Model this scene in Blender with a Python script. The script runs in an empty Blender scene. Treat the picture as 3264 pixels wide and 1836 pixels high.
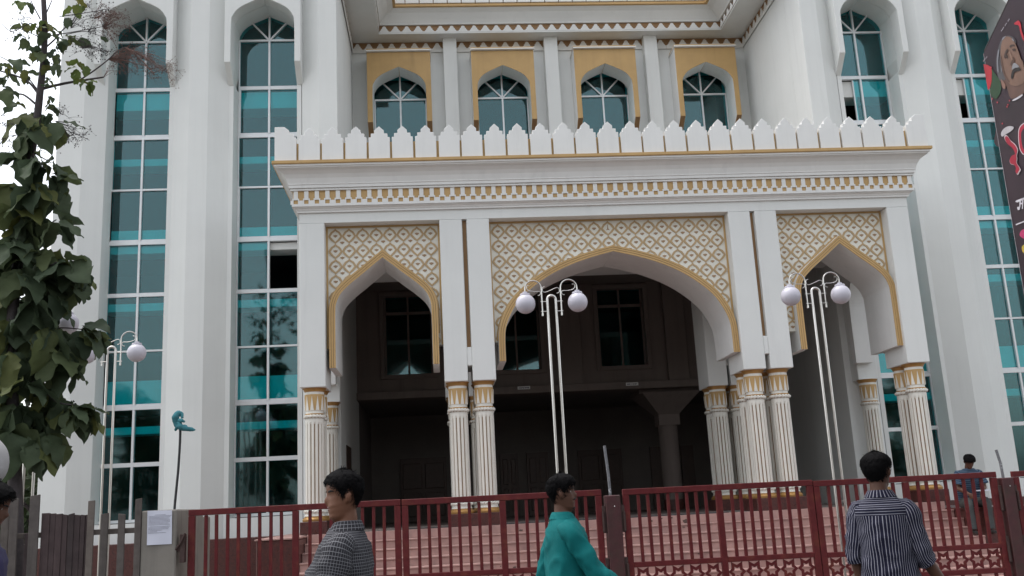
import bpy, bmesh, math, random
from mathutils import Vector, Matrix, noise
random.seed(7)
S = bpy.context.scene
COL = S.collection
PI = math.pi
R = math.radians

# ------------------------------------------------------------------ camera
CZ = 1.55
cam_d = bpy.data.cameras.new('camera')
cam = bpy.data.objects.new('camera', cam_d); COL.objects.link(cam)
FPX = 3100.0                                   # focal length in pixels of the 3264 px wide photograph
cam_d.sensor_width = 36.0
cam_d.lens = 36.0 * FPX / 3264.0
cam_d.clip_start = 0.05; cam_d.clip_end = 2000
RX = Vector((0.99637873, -0.06872581, -0.05006185))
RU = Vector((0.03372419, -0.22105417, 0.97467827))
RF = Vector((0.07805193, 0.97283699, 0.21793595))
cam.matrix_world = Matrix(((RX.x, RU.x, -RF.x, 0), (RX.y, RU.y, -RF.y, 0), (RX.z, RU.z, -RF.z, CZ), (0, 0, 0, 1)))
S.camera = cam

# ------------------------------------------------------------------ sky, sun, exposure
SUN_EL, SUN_AZ = 68.0, -108.0                   # azimuth measured from behind the camera, negative = left
W = bpy.data.worlds.new('World'); S.world = W; W.use_nodes = True
nt = W.node_tree; nt.nodes.clear()
sky = nt.nodes.new('ShaderNodeTexSky'); sky.sky_type = 'NISHITA'; sky.sun_disc = False
sky.sun_elevation = R(SUN_EL); sky.sun_rotation = R(180 - SUN_AZ)
sky.air_density = 1.3; sky.dust_density = 2.5; sky.ozone_density = 1.0; sky.altitude = 0
hs = nt.nodes.new('ShaderNodeHueSaturation'); hs.inputs['Saturation'].default_value = 0.24
hs.inputs['Value'].default_value = 1.0
# thin overcast: large soft cloud patches, a little brighter and darker than the veil between them
tc = nt.nodes.new('ShaderNodeTexCoord')
cn = nt.nodes.new('ShaderNodeTexNoise'); cn.inputs['Scale'].default_value = 2.2; cn.inputs['Detail'].default_value = 5
cr = nt.nodes.new('ShaderNodeMapRange'); cr.inputs[1].default_value = .3; cr.inputs[2].default_value = .7
cr.inputs[3].default_value = .86; cr.inputs[4].default_value = 1.12
ml = nt.nodes.new('ShaderNodeMix'); ml.data_type = 'RGBA'; ml.blend_type = 'MULTIPLY'; ml.inputs[0].default_value = 1.0
bg = nt.nodes.new('ShaderNodeBackground'); bg.inputs['Strength'].default_value = 0.15
wo = nt.nodes.new('ShaderNodeOutputWorld')
nt.links.new(tc.outputs['Generated'], cn.inputs['Vector'])
nt.links.new(cn.outputs['Fac'], cr.inputs[0])
nt.links.new(sky.outputs[0], hs.inputs['Color'])
nt.links.new(hs.outputs[0], ml.inputs[6]); nt.links.new(cr.outputs[0], ml.inputs[7])
nt.links.new(ml.outputs[2], bg.inputs['Color']); nt.links.new(bg.outputs[0], wo.inputs['Surface'])
sd = bpy.data.lights.new('sun', 'SUN'); sd.energy = 0.5; sd.angle = R(40); sd.color = (1.0, .96, .9)
sun = bpy.data.objects.new('sun', sd); COL.objects.link(sun)
az = R(SUN_AZ)
to_sun = Vector((math.sin(az) * math.cos(R(SUN_EL)), -math.cos(az) * math.cos(R(SUN_EL)), math.sin(R(SUN_EL))))
sun.rotation_euler = to_sun.to_track_quat('Z', 'Y').to_euler(); sun.location = to_sun * 60
S.view_settings.view_transform = 'Standard'; S.view_settings.look = 'None'
S.view_settings.gamma = 1.0; S.view_settings.exposure = 1.08; S.view_settings.use_curve_mapping = False

# ------------------------------------------------------------------ helpers
def ray(px, py):
    a = (px - 1632) / FPX; b = -(py - 918) / FPX
    return RX * a + RU * b + RF
def atY(px, py, Y):
    d = ray(px, py); t = Y / d.y
    return Vector((d.x * t, Y, CZ + d.z * t))

class MB:
    """collects shapes and links them as ONE mesh object"""
    def __init__(s): s.v = []; s.f = []; s.m = []; s.uv = {}
    def add(s, vs, fs, mi=0):
        o = len(s.v); s.v += [tuple(v) for v in vs]
        for f in fs: s.f.append([o + i for i in f]); s.m.append(mi)
        return s
    def box(s, x0, x1, y0, y1, z0, z1, mi=0):
        v = [(x, y, z) for z in (z0, z1) for y in (y0, y1) for x in (x0, x1)]
        return s.add(v, [(0, 2, 3, 1), (4, 5, 7, 6), (0, 1, 5, 4), (2, 6, 7, 3), (0, 4, 6, 2), (1, 3, 7, 5)], mi)
    def prism(s, pts, y0, y1, mi=0, mf=None, mside=None):
        """polygon in X,Z, extruded along Y"""
        n = len(pts); a = sum(pts[i][0] * pts[(i + 1) % n][1] - pts[(i + 1) % n][0] * pts[i][1] for i in range(n))
        if a < 0: pts = pts[::-1]
        v = [(p[0], y0, p[1]) for p in pts] + [(p[0], y1, p[1]) for p in pts]
        s.add(v, [], mi); o = len(s.v) - 2 * n
        def F(f, m): s.f.append([o + i for i in f]); s.m.append(m)
        F(list(range(n)), mi if mf is None else mf)
        F([2 * n - 1 - i for i in range(n)], mi)
        for i in range(n):
            j = (i + 1) % n; F([j, i, n + i, n + j], mi if mside is None else mside)
        return s
    def prism_z(s, pts, z0, z1, mi=0):
        n = len(pts); a = sum(pts[i][0] * pts[(i + 1) % n][1] - pts[(i + 1) % n][0] * pts[i][1] for i in range(n))
        if a < 0: pts = pts[::-1]
        v = [(p[0], p[1], z0) for p in pts] + [(p[0], p[1], z1) for p in pts]
        return s.add(v, [[n - 1 - i for i in range(n)], list(range(n, 2 * n))] + [[i, (i + 1) % n, n + (i + 1) % n, n + i] for i in range(n)], mi)
    def band(s, A, B, y0, y1, mi=0, mf=None):
        """strip between two polylines (X,Z) extruded along Y; open ends closed"""
        n = len(A)
        v = [(p[0], y0, p[1]) for p in A] + [(p[0], y0, p[1]) for p in B] + [(p[0], y1, p[1]) for p in A] + [(p[0], y1, p[1]) for p in B]
        o = len(s.v); s.v += v
        def F(f, m): s.f.append([o + i for i in f]); s.m.append(m)
        for i in range(n - 1):
            F([i, i + 1, n + i + 1, n + i], mi if mf is None else mf)
            F([2 * n + i + 1, 2 * n + i, 3 * n + i, 3 * n + i + 1], mi)
            F([i + 1, i, 2 * n + i, 2 * n + i + 1], mi)
            F([n + i, n + i + 1, 3 * n + i + 1, 3 * n + i], mi)
        F([0, n, 3 * n, 2 * n], mi); F([n - 1, 3 * n - 1, 4 * n - 1, 2 * n - 1], mi)
        return s
    def tube(s, path, rad, seg=10, mi=0, cap=True, closed=False):
        path = [Vector(p) for p in path]; n = len(path)
        rr = rad if isinstance(rad, (list, tuple)) else [rad] * n
        o = len(s.v); up = None
        for i, p in enumerate(path):
            if closed: t = path[(i + 1) % n] - path[i - 1]
            else: t = path[min(i + 1, n - 1)] - path[max(i - 1, 0)]
            t.normalize()
            if up is None: up = Vector((0, 0, 1)) if abs(t.z) < .9 else Vector((0, 1, 0))
            a = t.cross(up).normalized(); b = a.cross(t).normalized(); up = b
            for k in range(seg):
                an = 2 * PI * k / seg
                s.v.append(tuple(p + a * (math.cos(an) * rr[i]) + b * (math.sin(an) * rr[i])))
        m = n if closed else n - 1
        for i in range(m):
            i2 = (i + 1) % n
            for k in range(seg):
                k2 = (k + 1) % seg
                s.f.append([o + i * seg + k, o + i * seg + k2, o + i2 * seg + k2, o + i2 * seg + k]); s.m.append(mi)
        if cap and not closed:
            s.f.append([o + k for k in range(seg)][::-1]); s.m.append(mi)
            s.f.append([o + (n - 1) * seg + k for k in range(seg)]); s.m.append(mi)
        return s
    def lathe(s, prof, seg=24, c=(0, 0), mi=0, cap=True):
        """prof: list of (r, z[, mat])"""
        o = len(s.v)
        for p in prof:
            for k in range(seg):
                a = 2 * PI * k / seg; s.v.append((c[0] + p[0] * math.cos(a), c[1] + p[0] * math.sin(a), p[1]))
        for i in range(len(prof) - 1):
            mm = prof[i][2] if len(prof[i]) > 2 else mi
            for k in range(seg):
                k2 = (k + 1) % seg
                s.f.append([o + i * seg + k, o + i * seg + k2, o + (i + 1) * seg + k2, o + (i + 1) * seg + k]); s.m.append(mm)
        if cap:
            s.f.append([o + k for k in range(seg)][::-1]); s.m.append(mi)
            s.f.append([o + (len(prof) - 1) * seg + k for k in range(seg)]); s.m.append(mi)
        return s
    def sphere(s, c, r, seg=16, rings=10, mi=0, sc=(1, 1, 1)):
        o = len(s.v); c = Vector(c)
        s.v.append((c.x, c.y, c.z - r * sc[2]))
        for i in range(1, rings):
            t = PI * i / rings
            for k in range(seg):
                a = 2 * PI * k / seg
                s.v.append((c.x + r * sc[0] * math.sin(t) * math.cos(a), c.y + r * sc[1] * math.sin(t) * math.sin(a), c.z - r * sc[2] * math.cos(t)))
        s.v.append((c.x, c.y, c.z + r * sc[2])); e = len(s.v) - 1
        for k in range(seg):
            k2 = (k + 1) % seg
            s.f.append([o, o + 1 + k2, o + 1 + k]); s.m.append(mi)
            s.f.append([e, e - seg + k, e - seg + k2]); s.m.append(mi)
            for i in range(rings - 2):
                a = o + 1 + i * seg
                s.f.append([a + k, a + k2, a + seg + k2, a + seg + k]); s.m.append(mi)
        return s
    def mesh(s, name, mats, smooth=False, bevel=0.0):
        me = bpy.data.meshes.new(name); me.from_pydata(s.v, [], s.f)
        for m in (mats if isinstance(mats, (list, tuple)) else [mats]): me.materials.append(m)
        me.polygons.foreach_set('material_index', s.m)
        if smooth: me.polygons.foreach_set('use_smooth', [True] * len(s.f))
        if bevel > 0:
            bm = bmesh.new(); bm.from_mesh(me)
            ed = [e for e in bm.edges if len(e.link_faces) == 2 and e.calc_face_angle(0) > .6]
            bmesh.ops.bevel(bm, geom=ed, offset=bevel, segments=1, affect='EDGES', profile=.5)
            bm.to_mesh(me); bm.free()
        if smooth:
            me.set_sharp_from_angle(angle=R(38))
        me.update(); return me
    def link(s, name, mats, parent=None, smooth=False, bevel=0.0, loc=(0, 0, 0)):
        return place(name, s.mesh(name, mats, smooth, bevel), parent, loc)

WORLD = {}
def place(name, me, parent=None, loc=(0, 0, 0), rot=None, scale=None):
    """links a mesh (or None for an Empty) at the WORLD location loc under parent"""
    o = bpy.data.objects.new(name, me); COL.objects.link(o)
    L = Vector(loc); WORLD[o.name] = L
    if parent is not None:
        o.parent = parent; o.location = L - WORLD[parent.name]
    else: o.location = L
    if rot is not None: o.rotation_euler = rot
    if scale is not None: o.scale = scale if isinstance(scale, (tuple, list)) else (scale,) * 3
    return o
def thing(name, label, cat, loc=(0, 0, 0), group=None):
    o = place(name, None, None, loc); return tag(o, label, cat, group)
def tag(o, label, cat, group=None):
    o['label'] = label; o['category'] = cat
    if group: o['group'] = group
    return o
def structure(o): o['kind'] = 'structure'; return o
def copy_tree(root, loc, label=None):
    r = root.copy(); COL.objects.link(r); r.location = loc; WORLD[r.name] = Vector(loc)
    if label: r['label'] = label
    for ch in root.children:
        c = ch.copy(); COL.objects.link(c); c.parent = r
        for g in ch.children:
            d = g.copy(); COL.objects.link(d); d.parent = c
    return r

# ------------------------------------------------------------------ materials
def mat(name, col, rough=.7, metal=0.0, var=0.0, vscale=6.0, bump=0.0, bscale=60.0, streak=0.0, col2=None, c2scale=3.0, c2lo=.45, c2hi=.7, spec=.5, objvar=None, coat=0):
    m = bpy.data.materials.new(name); m.use_nodes = True
    t = m.node_tree; b = t.nodes['Principled BSDF']; L = t.links.new
    b.inputs['Roughness'].default_value = rough; b.inputs['Metallic'].default_value = metal
    b.inputs['Specular IOR Level'].default_value = spec
    if coat: b.inputs['Coat Weight'].default_value = coat; b.inputs['Coat Roughness'].default_value = .15
    src = t.nodes.new('ShaderNodeRGB'); src.outputs[0].default_value = (*col, 1); cur = src.outputs[0]
    tc = t.nodes.new('ShaderNodeTexCoord'); geo = t.nodes.new('ShaderNodeNewGeometry')
    P = geo.outputs['Position']
    def mixc(fac, a, bcol, blend='MIX'):
        x = t.nodes.new('ShaderNodeMix'); x.data_type = 'RGBA'; x.blend_type = blend
        if isinstance(fac, float): x.inputs[0].default_value = fac
        else: L(fac, x.inputs[0])
        L(a, x.inputs[6])
        if isinstance(bcol, tuple): x.inputs[7].default_value = (*bcol, 1)
        else: L(bcol, x.inputs[7])
        return x.outputs[2]
    def nz(scale, detail=4, vec=None, rough=.55):
        n = t.nodes.new('ShaderNodeTexNoise'); n.inputs['Scale'].default_value = scale; n.inputs['Detail'].default_value = detail
        n.inputs['Roughness'].default_value = rough
        L(vec if vec is not None else P, n.inputs['Vector']); return n.outputs['Fac']
    def rng(v, a, bb, c, d):
        r = t.nodes.new('ShaderNodeMapRange'); r.inputs[1].default_value = a; r.inputs[2].default_value = bb
        r.inputs[3].default_value = c; r.inputs[4].default_value = d; L(v, r.inputs[0]); return r.outputs[0]
    if col2: cur = mixc(rng(nz(c2scale, 5), c2lo, c2hi, 0, 1), cur, col2)
    if var:
        g = rng(nz(vscale, 5), .25, .75, 1 - var, 1 + var * .6)
        cur = mixc(1.0, cur, g, 'MULTIPLY')
    if streak:
        mp = t.nodes.new('ShaderNodeMapping'); mp.inputs['Scale'].default_value = (7, 7, .35); L(P, mp.inputs['Vector'])
        g = rng(nz(1.0, 5, mp.outputs[0], .65), .5, .8, 1, 1 - streak)
        mp2 = t.nodes.new('ShaderNodeMapping'); mp2.inputs['Scale'].default_value = (2.6, 2.6, .22); L(P, mp2.inputs['Vector'])
        g2 = rng(nz(1.0, 6, mp2.outputs[0], .7), .60, .78, 1, 1 - streak * 2.2)
        cur = mixc(1.0, cur, g2, 'MULTIPLY')
        cur = mixc(1.0, cur, g, 'MULTIPLY')
    if objvar:
        oi = t.nodes.new('ShaderNodeObjectInfo'); r = t.nodes.new('ShaderNodeValToRGB')
        els = r.color_ramp.elements
        for i, (p, c) in enumerate(objvar):
            e = els[i] if i < 2 else els.new(p)
            e.position = p; e.color = (*c, 1)
        L(oi.outputs['Random'], r.inputs[0]); cur = mixc(1.0, cur, r.outputs[0], 'MULTIPLY')
    L(cur, b.inputs['Base Color'])
    if bump:
        bp = t.nodes.new('ShaderNodeBump'); bp.inputs['Strength'].default_value = bump; bp.inputs['Distance'].default_value = .01
        L(nz(bscale, 4), bp.inputs['Height']); L(bp.outputs[0], b.inputs['Normal'])
        L(rng(nz(bscale * .3, 3), .3, .7, max(.02, rough - .08), min(1, rough + .08)), b.inputs['Roughness'])
    return m

M = {}
M['white'] = mat('white_plaster', (.70, .71, .695), .82, var=.045, vscale=1.1, bump=.12, bscale=45, streak=.045, spec=.25)
M['white2'] = mat('white_trim_paint', (.74, .74, .725), .75, var=.045, vscale=3, bump=.10, bscale=70, streak=.06, spec=.3)
M['cream'] = mat('cream_lattice_ground', (.75, .73, .66), .8, var=.05, vscale=4, bump=.1, bscale=60, spec=.25)
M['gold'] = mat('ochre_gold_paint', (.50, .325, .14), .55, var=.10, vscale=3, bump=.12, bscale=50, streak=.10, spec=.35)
M['golddk'] = mat('dark_gold_brown_paint', (.26, .15, .07), .6, var=.12, vscale=5, bump=.1, spec=.3)  # dark gold-brown paint of the slots, fringe, cornice band and surround feet
M['goldmet'] = mat('antique_gold_paint', (.42, .23, .075), .38, metal=.35, var=.16, vscale=9, bump=.1, bscale=80)
M['groove'] = mat('brown_groove_paint', (.12, .065, .035), .6, var=.15, vscale=9)
M['ivory'] = mat('ivory_column_paint', (.74, .72, .66), .5, var=.06, vscale=5, bump=.08, bscale=60, streak=.16, spec=.4)
M['flute'] = mat('flute_brown_paint', (.20, .115, .055), .6, var=.15, vscale=9)
M['ring'] = mat('lattice_ochre_paint', (.47, .335, .19), .65, var=.12, vscale=5, bump=.1, spec=.25)
M['heart'] = mat('heart_brown_paint', (.33, .21, .115), .6, var=.1, vscale=8)
M['alu'] = mat('window_frame_aluminium', (.70, .71, .72), .35, metal=.25, var=.05, vscale=8)
M['granite'] = mat('dark_red_granite', (.085, .026, .022), .35, var=.3, vscale=40, bump=.04, bscale=90, col2=(.05, .018, .017), c2scale=25, spec=.5)
M['pink'] = mat('pink_granite_step', (.42, .255, .225), .55, var=.16, vscale=7, bump=.06, bscale=80, col2=(.32, .20, .18), c2scale=5, spec=.35)
M['redpaint'] = mat('red_oxide_gate_paint', (.115, .017, .019), .5, var=.25, vscale=14, bump=.12, bscale=60, col2=(.16, .040, .026), c2scale=9, c2lo=.52, c2hi=.78, spec=.22)
M['postbrown'] = mat('maroon_post_paint', (.065, .016, .018), .55, var=.25, vscale=12, bump=.12, col2=(.05, .022, .017), c2scale=8)
M['rust'] = mat('rusty_iron', (.055, .028, .024), .7, var=.3, vscale=20, bump=.2)
M['wood'] = mat('weathered_grey_wood', (.155, .135, .122), .85, var=.25, vscale=10, bump=.4, bscale=35, streak=.4, objvar=[(0, (.7, .7, .72)), (1, (1.15, 1.1, 1.05))], spec=.2)
M['wooddk'] = mat('dark_purple_wood', (.075, .058, .058), .85, var=.25, vscale=10, bump=.4, bscale=35, streak=.4, objvar=[(0, (.75, .75, .75)), (1, (1.2, 1.1, 1.1))], spec=.2)
M['concrete'] = mat('grey_cement', (.235, .215, .19), .9, var=.14, vscale=4, bump=.25, bscale=40, streak=.25, spec=.2)
M['steel'] = mat('stainless_steel', (.62, .60, .57), .28, metal=1.0, var=.06, vscale=12)
M['globe'] = mat('milky_globe_plastic', (.54, .52, .585), .3, var=.05, vscale=6, spec=.5)
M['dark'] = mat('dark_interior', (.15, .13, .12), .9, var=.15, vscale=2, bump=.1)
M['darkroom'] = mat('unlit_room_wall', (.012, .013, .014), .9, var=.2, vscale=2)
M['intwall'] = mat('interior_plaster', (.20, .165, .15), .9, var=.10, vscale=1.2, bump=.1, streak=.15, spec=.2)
M['door'] = mat('dark_wood_door', (.07, .04, .03), .5, var=.2, vscale=12)
M['asphalt'] = mat('asphalt', (.05, .05, .052), .9, var=.25, vscale=3, bump=.3, bscale=120)
M['paving'] = mat('dusty_paving', (.20, .18, .155), .9, var=.2, vscale=2, bump=.2)
M['black'] = mat('black_plastic', (.018, .018, .02), .5)
M['chalk'] = mat('flaked_grey_paint', (.16, .16, .17), .7, var=.3, vscale=40, col2=(.45, .45, .46), c2scale=30, c2lo=.6, c2hi=.66)
M['cloth'] = mat('faded_teal_cloth', (.045, .19, .22), .9, var=.2, vscale=15, bump=.2, bscale=200)
M['paper'] = mat('white_paper', (.62, .63, .72), .8, var=.03, vscale=10)
M['ink'] = mat('grey_ink', (.20, .20, .25), .9)
M['stain'] = mat('dark_stain', (.10, .065, .055), .8, var=.2, vscale=20)
M['bark'] = mat('grey_brown_bark', (.060, .050, .052), .9, var=.3, vscale=20, bump=.5, bscale=50)
M['panicle'] = mat('dry_brown_panicle', (.15, .085, .07), .9)
M['berry'] = mat('dry_fruit', (.045, .038, .036), .8)
M['sacking'] = mat('white_sacking', (.38, .37, .37), .85, var=.08, vscale=8, bump=.3, bscale=30)

def leafmat(name, col, ramp):
    m = mat(name, col, .62, var=.25, vscale=9, bump=.3, bscale=26, objvar=ramp, spec=.2)
    t = m.node_tree; b = t.nodes['Principled BSDF']; out = t.nodes['Material Output']
    tr = t.nodes.new('ShaderNodeBsdfTranslucent'); mx = t.nodes.new('ShaderNodeMixShader'); mx.inputs[0].default_value = .34
    src = b.inputs['Base Color'].links[0].from_socket
    t.links.new(src, tr.inputs['Color']); t.links.new(b.outputs[0], mx.inputs[1]); t.links.new(tr.outputs[0], mx.inputs[2])
    t.links.new(mx.outputs[0], out.inputs['Surface']); return m
M['leaf'] = leafmat('broad_leaf', (.090, .116, .072), [(0, (.55, .62, .6)), (.55, (.9, .95, .85)), (.85, (1.1, 1.05, .7)), (1, (1.45, 1.2, .6))])
M['leafy'] = leafmat('young_leaf', (.12, .16, .05), [(0, (.7, .75, .8)), (.7, (1, 1, .8)), (1, (1.3, .85, .7))])
M['leaffar'] = leafmat('far_leaf', (.045, .065, .035), [(0, (.8, .8, .8)), (1, (1.2, 1.2, 1))])

def glassmat():
    m = bpy.data.materials.new('teal_tinted_glass'); m.use_nodes = True; t = m.node_tree; t.nodes.clear()
    out = t.nodes.new('ShaderNodeOutputMaterial'); mx = t.nodes.new('ShaderNodeMixShader')
    tr = t.nodes.new('ShaderNodeBsdfTransparent'); tr.inputs[0].default_value = (.19, .87, .90, 1)
    gl = t.nodes.new('ShaderNodeBsdfGlossy'); gl.inputs['Roughness'].default_value = .04; gl.inputs[0].default_value = (.86, .89, .91, 1)
    fr = t.nodes.new('ShaderNodeFresnel'); fr.inputs[0].default_value = 1.52
    ad = t.nodes.new('ShaderNodeMath'); ad.operation = 'ADD'; ad.inputs[1].default_value = .03
    geo = t.nodes.new('ShaderNodeNewGeometry'); n = t.nodes.new('ShaderNodeTexNoise'); n.inputs['Scale'].default_value = 1.6
    bp = t.nodes.new('ShaderNodeBump'); bp.inputs['Strength'].default_value = .03; bp.inputs['Distance'].default_value = .05
    t.links.new(geo.outputs['Position'], n.inputs['Vector']); t.links.new(n.outputs['Fac'], bp.inputs['Height'])
    t.links.new(bp.outputs[0], gl.inputs['Normal'])
    t.links.new(fr.outputs[0], ad.inputs[0]); t.links.new(ad.outputs[0], mx.inputs[0])
    t.links.new(tr.outputs[0], mx.inputs[1]); t.links.new(gl.outputs[0], mx.inputs[2]); t.links.new(mx.outputs[0], out.inputs[0])
    return m
M['glass'] = glassmat()
M['teal'] = mat('pale_floor_beam', (.80, .80, .78), .8, var=.06, vscale=5)
# ------------------------------------------------------------------ ground
g = MB().box(-400, 400, -300, 600, -.5, -.02).link('ground', M['paving'])
structure(g)
g = MB().box(-400, 400, -6, 8.9, -.3, -.016).link('road', M['asphalt']); structure(g)
g = MB().box(-60, 60, 8.9, 9.55, -.3, .11).link('pavement', M['concrete'], bevel=.02); structure(g)

# ------------------------------------------------------------------ the hall building
def mir(x): return 5.55 - x
BLD = thing('hall_building', 'white two-winged hall with teal windows, pointed arches and ochre trim behind the red gates', 'building', (2.775, 17, 0))
def smooth_curve(pts, n=4):
    """Catmull-Rom through pts, keeping the first point sharp"""
    out = []
    for i in range(len(pts) - 1):
        p0 = pts[max(i - 1, 0)]; p1 = pts[i]; p2 = pts[i + 1]; p3 = pts[min(i + 2, len(pts) - 1)]
        if i == 0: p0 = (2 * p1[0] - p2[0], 2 * p1[1] - p2[1])
        for k in range(n):
            t = k / n
            out.append(tuple(.5 * (2 * p1[j] + (-p0[j] + p2[j]) * t + (2 * p0[j] - 5 * p1[j] + 4 * p2[j] - p3[j]) * t * t + (-p0[j] + 3 * p1[j] - 3 * p2[j] + p3[j]) * t ** 3) for j in (0, 1)))
    out.append(pts[-1]); return out
def arch(cx, half_pts, n=4):
    """full curve left foot -> apex -> right foot"""
    h = smooth_curve(half_pts, n)
    return [(cx - x, z) for x, z in h[::-1]] + [(cx + x, z) for x, z in h[1:]]
def offset(poly, d):
    out = []
    for i, p in enumerate(poly):
        a = Vector(poly[max(i - 1, 0)]); b = Vector(poly[min(i + 1, len(poly) - 1)]); p = Vector(p)
        if 0 < i < len(poly) - 1:
            t1 = (p - a).normalized(); t2 = (b - p).normalized(); t = (t1 + t2).normalized()
            k = d / max(.5, t.dot(t1))
        else: t = (b - a).normalized(); k = d
        out.append((p.x - t.y * k, p.y + t.x * k))
    return out

# --- tower walls
HOOD = [(0, 11.02), (.18, 10.94), (.35, 10.855), (.46, 10.775), (.54, 10.66), (.575, 10.50), (.578, 9.72)]
ROWS = [1.587, 2.56, 3.545, 4.55, 5.57, 6.54, 7.55, 8.565, 9.53, 10.51]
THICK = {2.56, 3.545, 5.57, 6.54, 8.565, 9.53}
BEAMS = [(9.15, 9.48), (8.045, 8.18), (6.58, 6.80), (6.36, 6.49), (5.29, 5.43), (3.59, 4.03), (3.09, 3.22)]
YP, YWL, YG = 16.85, 17.07, 17.5
ZT = 13.6
def pil(cx, ext_l=None, ext_r=None):
    """splayed pilaster; ext: straight return instead of a splay"""
    pts = []
    pts += [(ext_l, YWL + .5), (ext_l, YP)] if ext_l is not None else [(cx - .5, YWL + .5), (cx - .5, YWL), (cx - .168, YP)]
    pts += [(ext_r, YP), (ext_r, YWL + .5)] if ext_r is not None else [(cx + .168, YP), (cx + .5, YWL), (cx + .5, YWL + .5)]
    MB().prism_z(pts, 1.25, ZT).link('pilaster', M['white'], BLD, bevel=.006)
def bay(cx, open_row=None):
    w = MB()
    for s in (-1, 1):
        a, b = sorted((cx + s * .578, cx + s * .66)); w.box(a, b, YWL, YG + .14, 1.25, 9.45)
    w.box(cx - .578, cx + .578, YWL, YG + .14, 1.25, 1.575)
    arc = arch(cx, [(x, max(z, 9.45)) for x, z in HOOD])
    w.prism([(cx - .66, 9.45), (cx - .66, ZT), (cx + .66, ZT), (cx + .66, 9.45)] + arc[::-1], YWL, YG + .14)
    w.link('bay_wall', M['white'], BLD)
    # projecting arched hood with slanting feet
    arc = arch(cx, HOOD); out = [(cx - .69, 9.72), (cx - .69, 12.4), (cx + .69, 12.4), (cx + .69, 9.72)] + arc[::-1]
    h = MB().prism(out, 16.75, YWL - .004)
    h.v = [(x, y, z - .33 if (abs(z - 9.72) < 1e-4 and y > 17) else z) for x, y, z in h.v]
    h.link('window_hood', M['white'], BLD, bevel=.006)
    for z0, z1 in BEAMS:
        MB().box(cx - .62, cx + .62, YG + .07, YG + .5, z0, z1).link('floor_beam', M['teal'], BLD)
    # windows, row by row
    for i in range(len(ROWS) - 1):
        z0, z1 = ROWS[i], ROWS[i + 1]
        sl = i in (2, 5, 7)
        b0 = .036 if z0 in THICK else .018; b1 = .036 if z1 in THICK else .018
        if i == 0: b0 = .05
        f = MB()
        f.box(cx - .575, cx + .575, YG - .02, YG + .06, z0 - b0 + (b0 if i == 0 else 0), z0 + b0)
        jw = .045 if sl else .024
        f.box(cx - .575, cx - .575 + jw, YG - .02, YG + .06, z0 + b0, z1 - b1)
        f.box(cx + .575 - jw, cx + .575, YG - .02, YG + .06, z0 + b0, z1 - b1)
        mo = 0.0
        f.box(cx - .020, cx + .020, YG - .025, YG + .06, z0 + b0, z1 - b1)
        if sl:
            f.box(cx - .53, cx - .02, YG + .0, YG + .05, z0 + b0, z0 + b0 + .03); f.box(cx + .02, cx + .53, YG + .0, YG + .05, z0 + b0, z0 + b0 + .03)
        wobj = None
        op = open_row and open_row[0] == i
        if op and open_row[1] == 'half':   # the left sash slid part of the way behind the right one
            f.box(cx - .16, cx - .115, YG + .02, YG + .055, z0 + b0, z1 - b1)
        wobj = f.link('window', M['alu'], BLD, bevel=.003)
        for s in (-1, 1):
            a, b = (cx - .575 + jw, cx - .02) if s < 0 else (cx + .02, cx + .575 - jw)
            if op and ((open_row[1] == 'right' and s > 0)): continue
            if op and open_row[1] == 'half' and s < 0: a = cx - .13
            MB().box(a - .004, b + .004, YG + .02, YG + .026, z0 + b0 - .004, z1 - b1 + .004).link('pane', M['glass'], wobj)
    # fan light at the top
    fan_light(cx, YG, 10.51, .575, HOOD)
def fan_light(cx, y, zb, half, prof):
    f = MB(); f.box(cx - half, cx + half, y - .02, y + .06, zb - .018, zb + .018)
    hp = [(x, z) for x, z in smooth_curve(prof, 5) if z > zb + .012]
    apex = hp[0][1]
    f.box(cx - .017, cx + .017, y - .025, y + .06, zb + .018, apex - .02)
    sp = []
    for s in (-1, 1):
        best = min(hp, key=lambda p: abs(math.atan2(p[1] - zb, p[0]) - R(47)))
        p0 = Vector((cx + s * .012, zb + .014)); p1 = Vector((cx + s * best[0], best[1])); t = (p1 - p0).normalized(); n = Vector((-t.y, t.x)) * .015
        f.prism([tuple(p0 + n), tuple(p1 + n), tuple(p1 - n), tuple(p0 - n)], y - .018, y + .05)
        sp.append(best)
    wobj = f.link('window', M['alu'], BLD)
    bi = hp.index(sp[0])
    for s in (-1, 1):
        inner = [(cx, zb)] + [(cx + s * p[0], p[1]) for p in hp[:bi + 1]]
        outer = [(cx, zb)] + [(cx + s * p[0], p[1]) for p in hp[bi:]] + [(cx + s * half, zb)]
        MB().prism(inner, y + .02, y + .026).link('pane', M['glass'], wobj)
        MB().prism(outer, y + .02, y + .026).link('pane', M['glass'], wobj)

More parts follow.
